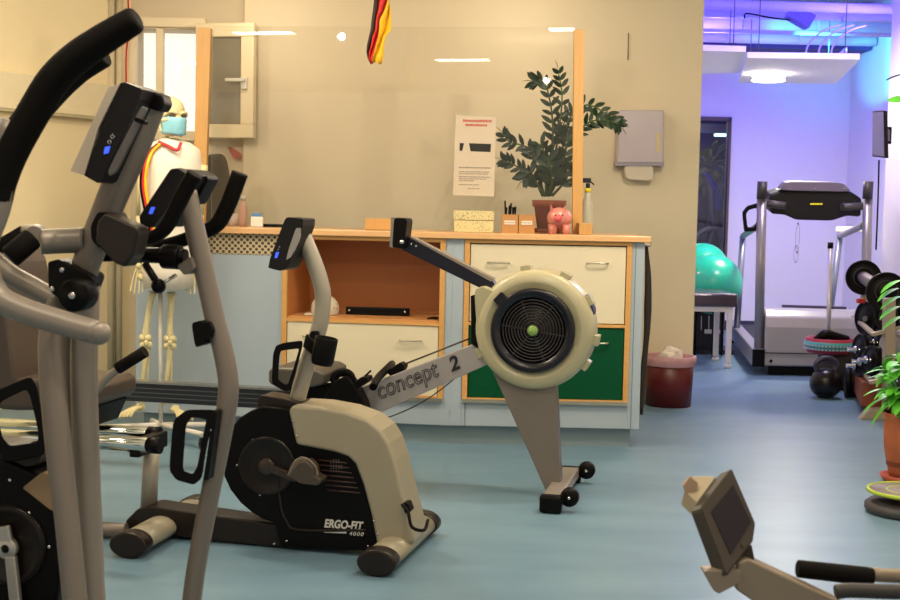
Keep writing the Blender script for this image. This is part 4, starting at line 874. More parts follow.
bm = NB(); prism(bm, [UB(*p, -.03) for p in rpoly([(176, 266), (190, 256), (196, 268), (184, 276)], 2, .2)], un*.06); obj('clamp_block', bm, mSilver, root, .003)
bm = NB(); prism(bm, [UB(*p, -.035) for p in rpoly([(191, 323), (202, 320), (205, 344), (195, 348)], 2, .2)], un*.055); prism(bm, [UB(*p, -.034) for p in rpoly([(201, 322), (209, 322), (213, 330), (211, 338), (204, 340)], 2, .2)], un*.068); obj('holder_clip', bm, mBlack, root, .003)
q1 = [(173, 420), (187, 409.5), (213, 409.5), (216, 413), (207, 445), (202, 478), (194, 485), (176, 480), (169, 470)]; q2 = [(186, 425), (192, 417), (206, 419.5), (206, 422), (202, 440), (197.5, 466), (193, 474), (184, 471), (183, 466)]
strip_loop(UB, rpoly(q1, 3, .22), rpoly(q2, 3, .22), -.05, .07, root, bevel=.003)
rivets(UB, [(211.5, 430), (206.5, 456)], -.0525, root, .0035)
bm = NB(); prism(bm, [UB(*p, -.055) for p in ((213, 410), (217, 412), (208, 480), (203, 480))], un*.03); obj('cage_plate', bm, mBlack, root, .002)
# drive body, seat and base below and beside the frame of the picture
bo = UB(188, 645); bo = V(bo.x, bo.y, 0)
bm = NB(); prism(bm, [bo+uu*a+V(0, 0, z)-un*.07 for a, z in ((-.34, .06), (-.36, .16), (-.28, .25), (-.12, .29), (.05, .28), (.08, .20), (.08, .06))], un*.14); ub_h = obj('drive_housing', bm, mBlack, root, .02, seg=3)
obj('base_beam', one(frame_box, bo-uu*.50+V(0, 0, .04), bo+uu*.10+V(0, 0, .04), .08, .06), mBrownB, root, .008)
for s in (-.50, .10): obj('stabiliser', one(tube, [bo+uu*s+V(0, 0, .04)-un*.24, bo+uu*s+V(0, 0, .04)+un*.24], .038, 16, smooth=False), mCream, root)

# ================================================================== CROSS TRAINER
XP = Plane((P(90, 300, 2.72).x, 2.72), (-.985, .17)); xn = XP.n; xu = XP.u
root = thing('cross_trainer', 'silver cross trainer with thick foam arms in the left foreground', 'cross trainer', V(XP(85, 600).x, 2.72, 0))
xs_ = lambda px: px/2*2.72/F
# mast from display to the cup holder and on to the joint
bm = NB(); tube(bm, [XP(151, 98), XP(133, 148), XP(110, 203), (XP(86, 265)), XP(80, 292)], [xs_(33), xs_(32), xs_(30), xs_(28), xs_(27)], 20); obj('mast', bm, mSilver, root)
bm = NB(); tube(bm, [XP(86, 285), XP(85, 330), XP(84, 380), XP(87, 480), XP(92, 600), XP(94, 640)], [xs_(27), xs_(27), xs_(27), xs_(27), xs_(27), xs_(27)], 20); obj('lower_mast', bm, mSilverL, root)
bm = NB(); prism(bm, [XP(*p, -.035) for p in rpoly([(141, 92), (146, 89), (162, 94.5), (164, 104), (159, 112), (138, 104)], 2, .2)], xn*.05); obj('mast_cap', bm, mBlack, root, .006)
# display
bm = NB(); prism(bm, [XP(*p, -.10) for p in rpoly([(119, 83.5), (124, 82), (142, 89), (139, 100), (102, 181), (97, 183), (83, 175)], 2, .06)], xn*.12); dp = obj('display', bm, M('display_black', (.006, .005, .006), .45, spec=.3), root, .004)
bm = NB(); prism(bm, [XP(*p, -.103) for p in rpoly([(108, 87), (120, 83.5), (84, 174), (98, 182), (72, 171), (70, 170)][:2]+[(98, 128), (84, 175), (70, 171)], 1, .02)], xn*.126); obj('display_face', bm, M('display_silver_plate', (.72, .62, .50), .35, .6), dp, .002)
bm = NB(); prism(bm, [XP(*p, -.103) for p in ((105, 147), (110, 146), (108, 153), (103.5, 154))], xn*.004); obj('indicator', bm, mLED, dp, label='small blue indicator light')
for (x, y) in ((112.5, 136.5), (109.5, 142)): obj('button', one(ring, XP(x, y, -.1015), -xn, .0035, .001, 14, 6), mRivet, dp)
bm = NB(); prism(bm, [XP(*p, -.104) for p in rpoly([(141, 106), (147, 108), (116, 172), (109, 176), (108, 170)], 2, .15)], xn*.01); obj('side_rail', bm, M('dark_grey_metal', (.16, .15, .15), .35, .6), dp, .001)
bm = NB(); prism(bm, [XP(*p, -.112) for p in rpoly([(135, 117), (145, 120.5), (143, 125), (134, 121)], 2, .2)], xn*.02); obj('rail_latch', bm, mBlack, dp)
# cup holder
cA, cB = XP(134, 219, -.085), XP(116, 262, -.085); cc = (cA+cB)/2; axc = (XP(133.5, 221, -.085)-XP(112, 257, -.085)); 
bm = NB(); prism(bm, [XP(*p, -.14) for p in rpoly([(105, 213), (139, 228), (133, 256), (124, 267), (115, 264), (95, 243), (97, 222)], 4, .2)], xn*.06); obj('cup_holder', bm, mBrownB, root, .018, seg=4)
bm = NB(); prism(bm, [XP(*p, -.06) for p in rpoly([(97, 212), (107, 212), (112, 222), (100, 250), (91, 240), (90, 226)], 2, .22)], xn*.09); obj('clamp', bm, mBlack, root, .006)
bm = NB(); tube(bm, [XP(92, 256, .06), XP(110, 257, .05), XP(140, 252, .06)], .010, 10); obj('rear_lug', bm, mBlack, root)
# fixed handle with short foam grip
bm = NB(); tube(bm, [XP(86, 240, -.01), XP(60, 241, -.02), XP(40, 242, -.04)], xs_(25), 16); tube(bm, [XP(44, 240, .06), XP(38, 232, -.0), XP(34, 234, -.06)], xs_(16), 14); hn = obj('fixed_handle', bm, mSilverL, root)
obj('foam_grip', one(tube, [XP(34, 237, -.10), XP(9, 258, -.13)], [xs_(22), xs_(23)], 18, smooth=False), mFoam, hn, .006)
obj('foam_grip', one(tube, [XP(26, 231, .22), XP(-2, 248, .20)], [xs_(16), xs_(17)], 16, smooth=False), mFoam, hn, .006)
bm = NB(); tube(bm, [XP(42, 236, .02), XP(34, 232, .12), XP(26, 231, .22)], xs_(14), 12); obj('handle_elbow', bm, mSilverL, hn)
# pivot joint and knob
bm = NB(); prism(bm, [XP(*p, -.06) for p in rpoly([(56, 263), (62, 261), (92, 277), (95, 284), (80, 308), (70, 306), (49, 292)], 2, .15)], xn*.03); prism(bm, [XP(*p, -.03) for p in rpoly([(47, 262), (58, 259), (90, 276), (78, 306), (48, 290)], 2, .15)], xn*.08); jt = obj('pivot_bracket', bm, mBlack, root, .004)
kc = XP(84, 294, -.06); bm = NB(); lathe(bm, [(xs_(16), 0), (xs_(31), 0), (xs_(32), .01), (xs_(32), .045), (xs_(29), .052), (0, .052)], kc, -xn, 28); kn = obj('pivot_knob', bm, mBlack, root); obj('knob_bolt', one(lathe, [(0, 0), (xs_(8), 0), (xs_(6), .006), (0, .007)], kc-xn*.052, -xn, 16), mRivet, kn)
rivets(XP, [(62, 270), (52, 289)], -.0605, jt, .006)
# near swing arm: lower tube coming from the left and rising off the frame, foam grip above
NA = Plane((P(60, 300, 2.45).x, 2.45), (-.985, .17))
ys_ = lambda px: px/2*2.45/F
arm = obj('swing_arm', one(tube, [NA(12, 120), NA(0, 200), NA(-16, 250), NA(-6, 292), NA(20, 309), (NA(60, 322)), NA(98, 333)], [ys_(25), ys_(25), ys_(26), ys_(27), ys_(26), ys_(25), ys_(24)], 20), mSilverL, root, label='near swing arm')
ball_ = NB(); ball(ball_, NA(99, 333), ys_(24)); obj('arm_end', ball_, mSilverL, arm)
obj('foam_grip', one(tube, [NA(-2, 200), NA(2, 178), NA(14, 148), NA(38, 105), (NA(54, 80)), NA(76, 58), NA(105, 38), NA(133, 21), NA(138, 18)], [ys_(29), ys_(32), ys_(33), ys_(33), ys_(33), ys_(32), ys_(30), ys_(27), ys_(18)], 22), mFoam, arm, .004)
FA = Plane((P(60, 300, 2.95).x, 2.95), (-.985, .17)); fs_ = lambda px: px/2*2.95/F
far = obj('swing_arm', one(tube, [FA(20, 120), FA(-5, 190), FA(-20, 240), FA(5, 270), FA(35, 288), FA(62, 303)], [fs_(20)]*6, 18), mSilver, root, label='far swing arm')
obj('foam_grip', one(tube, [FA(12, 140), FA(40, 105), FA(72, 72), FA(104, 53)], [fs_(30), fs_(31), fs_(31), fs_(27)], 18), mFoam, far, .004)
obj('inner_tube', one(tube, [XP(72, 300, .06), XP(69, 340, .06), XP(70, 420, .05), XP(76, 520, .04), XP(82, 650, .03)], xs_(17), 14), mSilver, root)
# thick front strut beside the mast
obj('strut', one(tube, [XP(62, 300, -.0), XP(53, 325, -.03), XP(52, 370, -.05), XP(59, 450, -.07), XP(67, 520, -.08), XP(75, 600, -.09), XP(80, 650, -.10)], [xs_(26), xs_(26), xs_(26), xs_(26), xs_(24), xs_(24), xs_(24)], 22), mSilver, root)
# drive housing with crank and bottle cage
HX = Plane((P(20, 545, 3.05).x, 3.05), (-.985, .17))
hp = rpoly([(-70, 470), (-20, 455), (10, 461), (40, 475), (58, 500), (64, 540), (58, 590), (50, 640), (-90, 640), (-100, 520)], 3, .2)
bm = NB(); prism(bm, [HX(*p, -.08) for p in hp], xn*.18); hs = obj('drive_housing', bm, mBlack, root, .012, seg=3)
bm = NB(); prism(bm, [HX(*p, -.07) for p in rpoly([(-60, 440), (0, 446), (15, 450), (36, 440), (44, 444), (38, 466), (5, 470), (-60, 468)], 3, .2)], xn*.12); obj('upper_cover', bm, mBrownB, root, .01)
bm = NB(); prism(bm, [HX(*p, -.085) for p in rpoly([(22, 488), (42, 472), (55, 478), (56, 512), (50, 510), (30, 494)], 2, .15)], xn*.10); obj('step_trim', bm, M('tan_trim', (.30, .20, .11), .35), root, .003)
rivets(HX, [(29, 513), (49, 547), (10, 480)], -.0805, hs, .005)
obj('crank_disc', one(lathe, [(0, .004), (.075, .004), (.085, .010), (.095, .006), (.098, -.01), (0, -.01)], HX(8, 545, -.08), -xn, 36), M('brown_black_gloss', (.008, .005, .004), .3, spec=.3), hs)
ckc = HX(9, 547, -.088); bm = NB(); lathe(bm, [(.010, .0), (.026, 0), (.026, .016), (.010, .018)], ckc, -xn, 24); frame_box(bm, HX(11, 556, -.10), HX(20, 640, -.10), .026, .016, xn); frame_box(bm, HX(8, 546, -.098), HX(4, 526, -.098), .028, .014, xn); obj('crank', bm, M('crank_steel', (.50, .48, .44), .35, .7), root, .003)
obj('crank_bolt', one(lathe, [(0, 0), (.011, 0), (.010, .004), (0, .005)], ckc-xn*.014, -xn, 12), mBlack, root)
q1 = [(-8, 392), (30, 376), (37, 385), (47, 440), (44, 456), (6, 463), (-4, 448), (-10, 420)]; q2 = [(0, 402), (26, 389), (30, 396), (38, 430), (38, 442), (10, 446), (3, 438), (-2, 420)]
CX = Plane((P(20, 420, 2.95).x, 2.95), (-.985, .17)); strip_loop(CX, rpoly(q1, 3, .22), rpoly(q2, 3, .22), -.05, .08, root, bevel=.004)
bx0 = HX(0, 640); bx0.z = 0; bx0 = V(bx0.x, bx0.y, 0)
for s in (-.55, .30): obj('stabiliser', one(tube, [bx0-xu*s+V(0, 0, .04)-xn*.30, bx0-xu*s+V(0, 0, .04)+xn*.30], .04, 16, smooth=False), mCream, root)
obj('base_beam', one(frame_box, bx0-xu*.55+V(0, 0, .05), bx0+xu*.30+V(0, 0, .05), .09, .06), mBrownB, root, .008)
m0 = XP(94, 640); obj('mast_foot', one(tube, [m0, V(m0.x+.01, m0.y, .06)], xs_(27), 18, smooth=False), mSilverL, root)
for pl, x, y in ((XP, 80, 650),):
    m1 = pl(x, y, -.10); obj('foot_rail', one(tube, [m1, V(m1.x-.02, m1.y, .22), V(m1.x-.5, m1.y+.08, .20)], .03, 14), mSilver, root); obj('footplate', one(box, (m1.x-.45, m1.y+.05, .24), (.36, .14, .03)), mBlack, root, .01)
# grey base tube seen behind the uprights
a_ = PZ(98, 527, .03); b2 = PZ(126, 531, .03)
tag(obj('floor_tube', one(tube, [V(a_.x-.35, a_.y+.02, .03), V(b2.x+.0, b2.y, .03)], .028, 14, smooth=False), mSilver), 'short silver tube lying on the floor left of the rear foot of the recumbent bike', 'tube')

# ================================================================== SMALL MACHINE LOWER RIGHT
D0 = 2.3
def Q(px, py, d=0): return P(px, py, D0+d)
root = thing('seated_trainer', 'grey seated trainer with a tilted screen in the lower right corner', 'exercise machine', V(Q(900, 600).x, D0, 0))
mGB = M('grey_beige_plastic', (.040, .030, .024), .5, spec=.2); mArm = M('beige_grey_metal', (.27, .215, .16), .4, .4)
# screen slab: corners with a real tilt in depth
f_ = [Q(731, 468, .10), Q(759, 533, .02), Q(726, 577, -.04), Q(700, 508, .04)]
cen = sum(f_, V(0, 0, 0))/4; nr = (f_[1]-f_[0]).cross(f_[2]-f_[0]).normalized()
if nr.y < 0: nr = -nr
bk = V(-.014, .022, -.012)
def quad_slab(bm, pts, off): prism(bm, pts, off)
def fr_pt(u, v): return (f_[3]*(1-u)+f_[0]*u)*(1-v)+(f_[2]*(1-u)+f_[1]*u)*v
bm = NB(); prism(bm, [fr_pt(*p) for p in rpoly([(0, 0), (1, 0), (1, .86), (.8, 1), (0, 1)], 2, .06)], bk); sn = obj('display', bm, M('display_dark_grey', (.030, .026, .024), .4), root, .006)
bm = NB(); prism(bm, [fr_pt(*p)-nr*.004 for p in rpoly([(0, 0), (1, 0), (1, .86), (.8, 1), (0, 1)], 2, .06)], nr*.008); obj('bezel', bm, mGB, sn, .003)
bm = NB(); prism(bm, [fr_pt(*p)-nr*.0062 for p in ((.18, .18), (.86, .20), (.91, .80), (.24, .85))], nr*.003); obj('screen', bm, M('dark_lcd', (.016, .012, .018), .6, spec=.15), sn)
bm = NB(); prism(bm, [fr_pt(*p)-nr*.0075 for p in ((.52, .88), (.60, .87), (.61, .93), (.53, .94))], nr*.003); obj('button', bm, mGB, sn)
bm = NB(); prism(bm, [fr_pt(.10, .0)+V(-.006, .026, -.004), fr_pt(.72, .0)+V(-.006, .026, 0), fr_pt(.55, .0)+V(-.034, .05, .008), fr_pt(.10, .0)+V(-.026, .05, .014)], V(-.004, .01, -.03)); obj('cable_box', bm, M('tan_box', (.40, .33, .22), .5), sn, .002)
bm = NB(); prism(bm, [Q(683, 486, .09), Q(690, 476.5, .09), Q(698, 483, .09), (Q(696, 491, .09)), Q(687, 496, .09)], V(0, .012, 0)); obj('tab', bm, M('tan_tab', (.38, .26, .17), .5), sn, .001)
# arm
bm = NB(); prism(bm, [Q(*p, -.02) for p in ((738, 562), (748, 559), (842, 603), (900, 640), (840, 660), (736, 590))], V(0, .05, 0)); obj('arm', bm, mArm, root, .004)
bm = NB(); prism(bm, [Q(*p, -.03) for p in rpoly([(703, 571), (742, 570), (740, 583), (719, 594), (714, 591)], 2, .1)], V(0, .035, 0)); obj('arm_bracket', bm, mArm, root, .004)
bm = NB(); prism(bm, [Q(*p, .0) for p in ((742, 550), (752, 545), (755, 560), (748, 566), (738, 562))], V(0, .04, 0)); obj('hinge', bm, mGB, root, .003)
# grips
g1 = obj('handle_tube', one(tube, [Q(868, 574, .04), Q(930, 582, .06), Q(960, 620, .1)], .013, 14), mArm, root)
obj('foam_grip', one(tube, [Q(797, 568.5, .04), Q(873, 577, .04)], [.0165, .0175], 16, smooth=False), mFoam, g1, .004)
g2 = obj('handle_tube', one(tube, [Q(900, 592, -.06), Q(950, 596, -.06), Q(975, 640, .0)], .013, 14), mArm, root)
obj('foam_grip', one(tube, [Q(835, 592, -.06), Q(850, 590.5, -.06), Q(900, 592, -.06)], .013, 14), M('dark_grey_foam', (.03, .025, .025), .5), g2, .003)
# body outside the frame
c = Q(960, 640, .05); bm = NB(); box(bm, (c.x, c.y, .25), (.20, .16, .44)); obj('body', bm, mGB, root, .03)
obj('base_beam', one(box, (c.x, c.y, .03), (.6, .1, .05)), mArm, root, .01)
bm = NB(); frame_box(bm, Q(870, 640, .02), V(c.x, c.y, .40), .06, .05); obj('column', bm, mArm, root, .004)

# ================================================================== REAR ROOM
# ---- treadmill
DT = 9.8
def T(px, py, D=DT): return P(px, py, D)
root = thing('treadmill', 'large grey treadmill with a black display, standing in the blue-lit rear room', 'treadmill', V(T(815, 370).x, 10.5, 0))
tn = V(.14, 1, 0).normalized()
mHood = M('grey_hood_plastic', (.33, .31, .31), .35, .1, coat=.3)
bm = NB(); hx0, hx1 = T(764, 360, 9.72).x, T(876, 360, 9.72).x
zt2 = T(800, 311, 9.8).z
prof = [(0, .075), (0, zt2-.12), (.035, zt2-.04), (.12, zt2), (.5, zt2-.01), (.62, zt2-.14), (.62, .075)]
prism(bm, [V(hx0, 9.72, 0)+tn*a+V(0, 0, z) for a, z in prof], V(hx1-hx0, 0, 0)); hd = obj('motor_hood', bm, mHood, root, .015, seg=3)
bm = NB(); box(bm, ((hx0+hx1)/2, 9.714, .175), (hx1-hx0-.01, .006, .006)); obj('hood_seam', bm, mBlack, hd)
for x in (771, 818): obj('hood_screw', one(lathe, [(0, 0), (.013, 0), (.010, .004), (0, .004)], T(x, 361, 9.718), (0, -1, 0), 12), mBlack, hd)
bm = NB(); box(bm, ((hx0+hx1)/2+.02, 9.86, .045), (hx1-hx0-.04, .22, .07)); obj('hood_skirt', bm, mBlack, root)
bm = NB(); a_, b2 = T(782, 306, 9.95), T(846, 308, 9.95); frame_box(bm, a_, b2, .02, .02); obj('hood_strip', bm, M('dark_violet_trim', (.06, .05, .10), .4), hd)
for s, xx in ((0, hx0-.045), (1, hx1+.045)):
    bm = NB(); prism(bm, [V(xx-.045, 9.72, .07), V(xx+.045, 9.72, .07), V(xx+.045, 9.72, .20), V(xx-.045, 9.72, .20)], tn*2.7); sr = obj('side_rail', bm, M('rail_grey', (.30, .29, .32), .35, .4), root, .008)
    obj('rail_end', one(box, (xx, 9.712, .135), (.09, .02, .13)), mBlack, sr)
    obj('rail_foot', one(box, V(xx, 9.8, .035)+tn*2.4, (.05, .06, .07)), mBlack, sr)
bm = NB(); prism(bm, [V(hx0+.02, 9.72, .14)+tn*.6, V(hx1-.02, 9.72, .14)+tn*.6, V(hx1-.02, 9.72, .14)+tn*2.65, V(hx0+.02, 9.72, .14)+tn*2.65], V(0, 0, .02)); obj('running_belt', bm, M('belt_black', (.02, .02, .025), .7), root)
mUp = M('treadmill_upright_grey', (.27, .25, .26), .35, .5)
for (x, xb0, xb1) in ((762, 743, 737), (868, 840, 828)):
    a_ = T(x, 191, 9.76); o = obj('upright', one(tube, [a_, V(T(x-2, 350, 9.76).x, 9.80, .18)], .036, 16, smooth=False), mUp, root)
    obj('upright_grip', one(tube, [T(x+.5, 181.5, 9.74), T(x-.5, 199, 9.74)], .037, 14, smooth=False), M('dark_grey_foam', (.03, .025, .025), .5), o)
    D2 = 11.5; b_ = P(xb0, 236, D2); c_ = P(xb1, 322, D2); c_.z = .19
    o2 = obj('rear_support', one(tube, [b_, c_], .028, 14, smooth=False), M('support_blue_grey', (.20, .22, .28), .35, .4), root)
    bm = NB(); tube(bm, [V(a_.x, 9.78, b_.z+.12), V(a_.x*.5+b_.x*.5, 10.7, b_.z+.05), b_], .026, 14); obj('handrail', bm, mUp, root)
bm = NB(); frame_box(bm, P(839, 229.5, 11.45), P(866, 229.5, 11.2), .10, .05); obj('rail_tray', bm, mWhite, root, .01)
bm = NB(); prism(bm, [T(*p, 9.78) for p in rpoly([(769, 195), (781, 191), (850, 191), (862, 199), (861, 217), (847, 216), (832, 221), (796, 220), (785, 215), (771, 214)], 2, .15)], V(0, .16, .03)); cs = obj('display', bm, M('display_black', (.006, .005, .006), .45, spec=.3), root, .012)
bm = NB(); prism(bm, [T(*p, 9.76) for p in rpoly([(779, 190.5), (786, 181.5), (843, 182.5), (852, 192)], 3, .2)], V(0, .10, .01)); obj('display_hood', bm, M('violet_grey_plastic', (.13, .11, .15), .35), cs, .008)
bm = NB()
for k in range(6): box(bm, T(811+k*2.1, 204, 9.775), (.012, .004, .012))
obj('yellow_marking', bm, M('yellow_print', (.75, .72, .02), .5, emit=.15), cs)
for x in (789, 815, 844): obj('screw', one(ball, T(x, 188.8, 9.76), .006, seg=8), mRivet, cs)
for (p, q) in (((764, 203), (786, 206)), ((866, 206), (842, 207))): obj('side_arm', one(tube, [T(*p), T(*q, 9.75)], .03, 12, smooth=False), M('dark_arm', (.05, .045, .05), .4), cs)
TP = Plane((T(760, 200).x, 9.8), (1, 0))
strip_loop(TP, rpoly([(757, 203), (747, 206), (742, 212), (744, 232), (756, 231), (759, 228), (748, 226), (746, 213), (757, 208)][:5]+[(760, 226), (760, 204)], 2, .15), rpoly([(756, 208), (749, 210), (746, 214), (747.5, 227), (753, 227.5)]+[(756, 224), (757.5, 209)], 2, .15), -.03, .07, root, bevel=.003)
bm = NB(); ring(bm, T(797.5, 238, 9.75), (0, 1, 0), .04, .0025, 20, 5); bmesh.ops.scale(bm, vec=(.35, 1, 2.8), space=Matrix.Translation(-T(797.5, 238, 9.75)), verts=bm.verts)
bm2 = NB(); ring(bm2, T(796, 254, 9.75), (0, 1, 0), .04, .0025, 20, 5); bmesh.ops.scale(bm2, vec=(.4, 1, 1.6), space=Matrix.Translation(-T(796, 254, 9.75)), verts=bm2.verts)
obj('safety_cord', bm, M('cord_dark_red', (.15, .05, .06), .5), cs); obj('safety_cord', bm2, M('cord_dark_red', (.15, .05, .06), .5), cs)
# ---- treatment bench, cabinet and balls
BY = 10.15
def Bn(px, py, D=BY): return P(px, py, D)
bx0, bx1 = Bn(666, 300).x, Bn(737, 300).x; zs_ = Bn(720, 307).z
root = thing('padded_bench', 'brown padded bench on white legs, standing before the teal balls', 'bench', V((bx0+bx1)/2, BY+.25, 0))
bm = NB(); box(bm, ((bx0+bx1)/2, BY+.26, zs_+.055), (bx1-bx0+.02, .56, .11)); obj('cushion', bm, M('dark_brown_vinyl', (.055, .035, .045), .25, coat=.3), root, .03, seg=4)
bm = NB()
for (cx, cy, sx, sy) in (((bx0+bx1)/2, BY+.03, bx1-bx0-.05, .03), ((bx0+bx1)/2, BY+.49, bx1-bx0-.05, .03), (bx0+.03, BY+.26, .03, .46), (bx1-.035, BY+.26, .03, .46)): box(bm, (cx, cy, zs_-.02), (sx, sy, .04))
obj('bench_frame', bm, mWhite, root, .002)
for x in (bx0+.04, bx1-.05):
    for y in (BY+.02, BY+.50): o = obj('leg', one(box, (x, y, zs_/2+.01), (.04, .04, zs_-.06)), mWhite, root, .003); obj('leg_foot', one(lathe, [(0, 0), (.028, 0), (.028, .03), (0, .03)], V(x, y, 0), seg=12), mWhite, o)
CY = 11.15
cx0, cx1 = P(690, 330, CY).x, P(724, 330, CY).x
root = thing('weight_box', 'black wooden box with white clips standing behind the padded bench', 'box', V(cx0/2+cx1/2, CY+.25, 0))
obj('box_body', one(box, ((cx0+cx1)/2, CY+.22, .24), (cx1-cx0, .42, .40)), M('dark_box', (.012, .008, .014), .5), root, .004)
obj('plinth', one(box, ((cx0+cx1)/2+.02, CY+.22, .02), (cx1-cx0+.12, .5, .04)), M('dark_box', (.012, .008, .014), .5), root)
for x in (708, 716.5): obj('clip', one(box, P(x, 331.5, CY-.008), (.06, .015, .035)), mWhite, root, .003)
for x in (701.5, 709, 718): obj('hanging_wire', one(tube, [P(x, 316, CY-.01), P(x-.3, 330, CY-.01)], .004, 6, smooth=False), mWhite, root)
mBall = M('teal_rubber', (.01, .46, .26), .3, coat=.35)
for (x, y, r, D, lab, z) in ((712, 284, .255, 10.98, 'large teal exercise ball nearest the bench', None), (702, 269.5, .24, 11.75, 'teal exercise ball behind the nearest one, before the dark doorway', None)):
    c = P(x, y, D); b = NB(); ball(b, c, r, seg=48)
    for k in range(5):
        pass
    o = obj('exercise_ball', b, mBall); tag(o, lab, 'exercise ball', 'teal exercise balls'); 
    obj('valve_plug', one(lathe, [(0, 0), (.012, 0), (.010, .004), (0, .004)], c+V(-.6, -.7, .38).normalized()*r*.999, V(-.6, -.7, .38), 12), mWhite, o)
# ball rack carrying them
root = thing('ball_stand', 'dark ring stand carrying the exercise balls behind the bench', 'stand', V(P(705, 300, 11.4).x, 11.4, 0))
for (x, y, r, D) in ((712, 284, .255, 10.98), (702, 269.5, .24, 11.75)):
    c = P(x, y, D); zz = c.z-r*.86; b = NB(); ring(b, V(c.x, c.y, zz), (0, 0, 1), r*.52, .012, 28, 8); obj('ring', b, mBlack, root)
    for k in range(3):
        a = 2*PI*k/3+.5+(1 if D > 11.3 else 0); q = V(c.x+r*.52*math.cos(a), c.y+r*.52*math.sin(a), zz)
        if D < 11.3 and zz < .5: q2 = V(q.x, q.y, .44 if (cx0 < q.x < cx1 and q.y > CY) else 0)
        else: q2 = V(q.x, q.y, 0)
        obj('leg', one(tube, [q, q2], .010, 8, smooth=False), mBlack, root)
# ---- things behind the glass door
YB = YF+.9
c = P(717, 235, YB)
root = thing('stored_bike', 'grey exercise bike in the dark room behind the glass door', 'exercise bike', V(c.x, YB, 0))
mBkG = M('stored_grey_frame', (.16, .13, .13), .4, .3)
bm = NB(); ring(bm, P(713, 250, YB), (0, 1, 0), .24, .03, 30, 8, (1, 1.4)); obj('drive_ring', bm, mBkG, root)
bm = NB(); tube(bm, [P(706, 260, YB), P(713, 225, YB), P(709, 185, YB), P(704, 172, YB)], .03, 10); obj('post', bm, mBkG, root)
bm = NB(); tube(bm, [P(714, 222, YB), P(722, 240, YB), P(726, 285, YB), P(726, 320, YB)], .03, 10); obj('rear_frame', bm, mBkG, root)
bm = NB(); tube(bm, [P(706, 174, YB), P(712, 183, YB), P(717, 190, YB)], .035, 10); obj('grip', bm, M('dark_blue_plastic', (.01, .02, .30), .4), root)
obj('base', one(tube, [V(c.x-.3, YB, .04), V(c.x+.5, YB, .04)], .04, 10, smooth=False), mBkG, root)
bm = NB(); box(bm, P(716, 200, YB+.1), (.10, .08, .24)); obj('display', bm, M('dark_blue_plastic', (.01, .02, .30), .4), root, .01)
c = P(709, 165, YF+1.3); pz = V(c.x, c.y, 0)
root = thing('potted_bush', 'dim yellow-green plant behind the glass door of the rear room', 'plant', pz)
obj('pot', one(lathe, [(0, 0), (.15, 0), (.2, .35), (.18, .35), (0, .33)], pz), mBlack, root); obj('stem', one(tube, [pz+V(0, 0, .3), pz+V(.02, 0, 1.5)], .015, 8), mStem, root)
bl = NB(); r_ = random.Random(9)
for i in range(150):
    a = r_.uniform(0, 2*PI); el = r_.uniform(-.8, 1.2); d = V(math.cos(a)*math.cos(el), math.sin(a)*math.cos(el)*.6, math.sin(el)); leaf(bl, c+V(0, 0, -.05)+d*r_.uniform(.05, .26), d+V(0, 0, -.3), .14, .06)
obj('foliage', bl, M('yellow_green_leaf', (.22, .24, .03), .5, noise=.5), root)
tag(obj('ceiling_lamp', one(box, (P(722, 135, YF+1.4).x+.02, YF+1.4, P(722, 135, YF+1.4).z), (.20, .12, .03)), M('lamp_white_green', (.75, 1, .8), .5, emit=2.2)), 'small bright lamp under the ceiling behind the glass door', 'lamp')
tag(obj('ceiling_beam', one(box, (2.4, YF+1.1, 2.15), (2.0, .1, .10)), M('beam_grey', (.3, .28, .26), .6)), 'pale beam under the ceiling behind the glass door', 'beam')
tag(obj('lit_sign', one(box, (P(706, 131, YF+1.3).x, YF+1.3, P(706, 131, YF+1.3).z), (.10, .03, .05)), M('lit_blue', (.15, .25, 1), .5, emit=1.0), None, .004), 'small lit blue sign high behind the glass door', 'sign')
# ---- hanging acoustic panels
mPan = M('acoustic_panel_white', (.80, .78, .80), .7)
def panel(near_l, near_r, far_r, far_l, z, lab):
    q = [PZ(*p, z) for p in (near_l, near_r, far_r, far_l)]
    root = thing('acoustic_panel', lab, 'ceiling panel', V(sum(v.x for v in q)/4, sum(v.y for v in q)/4, z), 'white ceiling panels hanging in the rear room')
    bm = NB(); prism(bm, q, V(0, 0, .045)); obj('panel_board', bm, mPan, root, .003)
    c = sum(q, V(0, 0, 0))/4
    for i, v in enumerate(q):
        b = v.lerp(c, .22); o = obj('suspension_wire', one(tube, [b+V(0, 0, .045), V(b.x, b.y, 3.3)], .004, 6, smooth=False), M('dark_wire', (.2, .16, .12), .4, .5), root)
        obj('wire_anchor', one(lathe, [(0, 0), (.03, 0), (.02, .02), (0, .02)], b+V(0, 0, .045), seg=12), M('orange_anchor', (.35, .10, .05), .5), o)
    return q
q1 = panel((747, 58), (860, 59.5), (836, 84), (738, 83), 2.38, 'white hanging ceiling panel with the round lamp under it')
q2 = panel((640, 49), (746, 52), (739, 73), (640, 76), 2.42, 'white hanging ceiling panel cut off by the wall end, without a lamp')
lc = PZ(768.5, 76, 2.36)
root = thing('round_lamp', 'bright round lamp under the hanging ceiling panel in the rear room', 'lamp', lc)
mGlow = M('lamp_glow', (1, .93, .85), .5, emit=9)
for k, z in enumerate((0, -.035)): obj('glowing_disc', one(lathe, [(0, -.008), (.13, -.008), (.14, 0), (.13, .008), (0, .008)], lc+V(0, 0, z), seg=40), mGlow, root)
obj('lamp_stem', one(tube, [lc+V(0, 0, -.03), lc+V(0, 0, .03)], .02, 10, smooth=False), mWhite, root)
fl_pos = V(3.12, 10.35, 2.5)
c = PZ(841, 58.5, 2.44)
root = thing('blue_floodlight', 'small white floodlight on the lamp-bearing ceiling panel beside the cyan patch', 'floodlight', c)
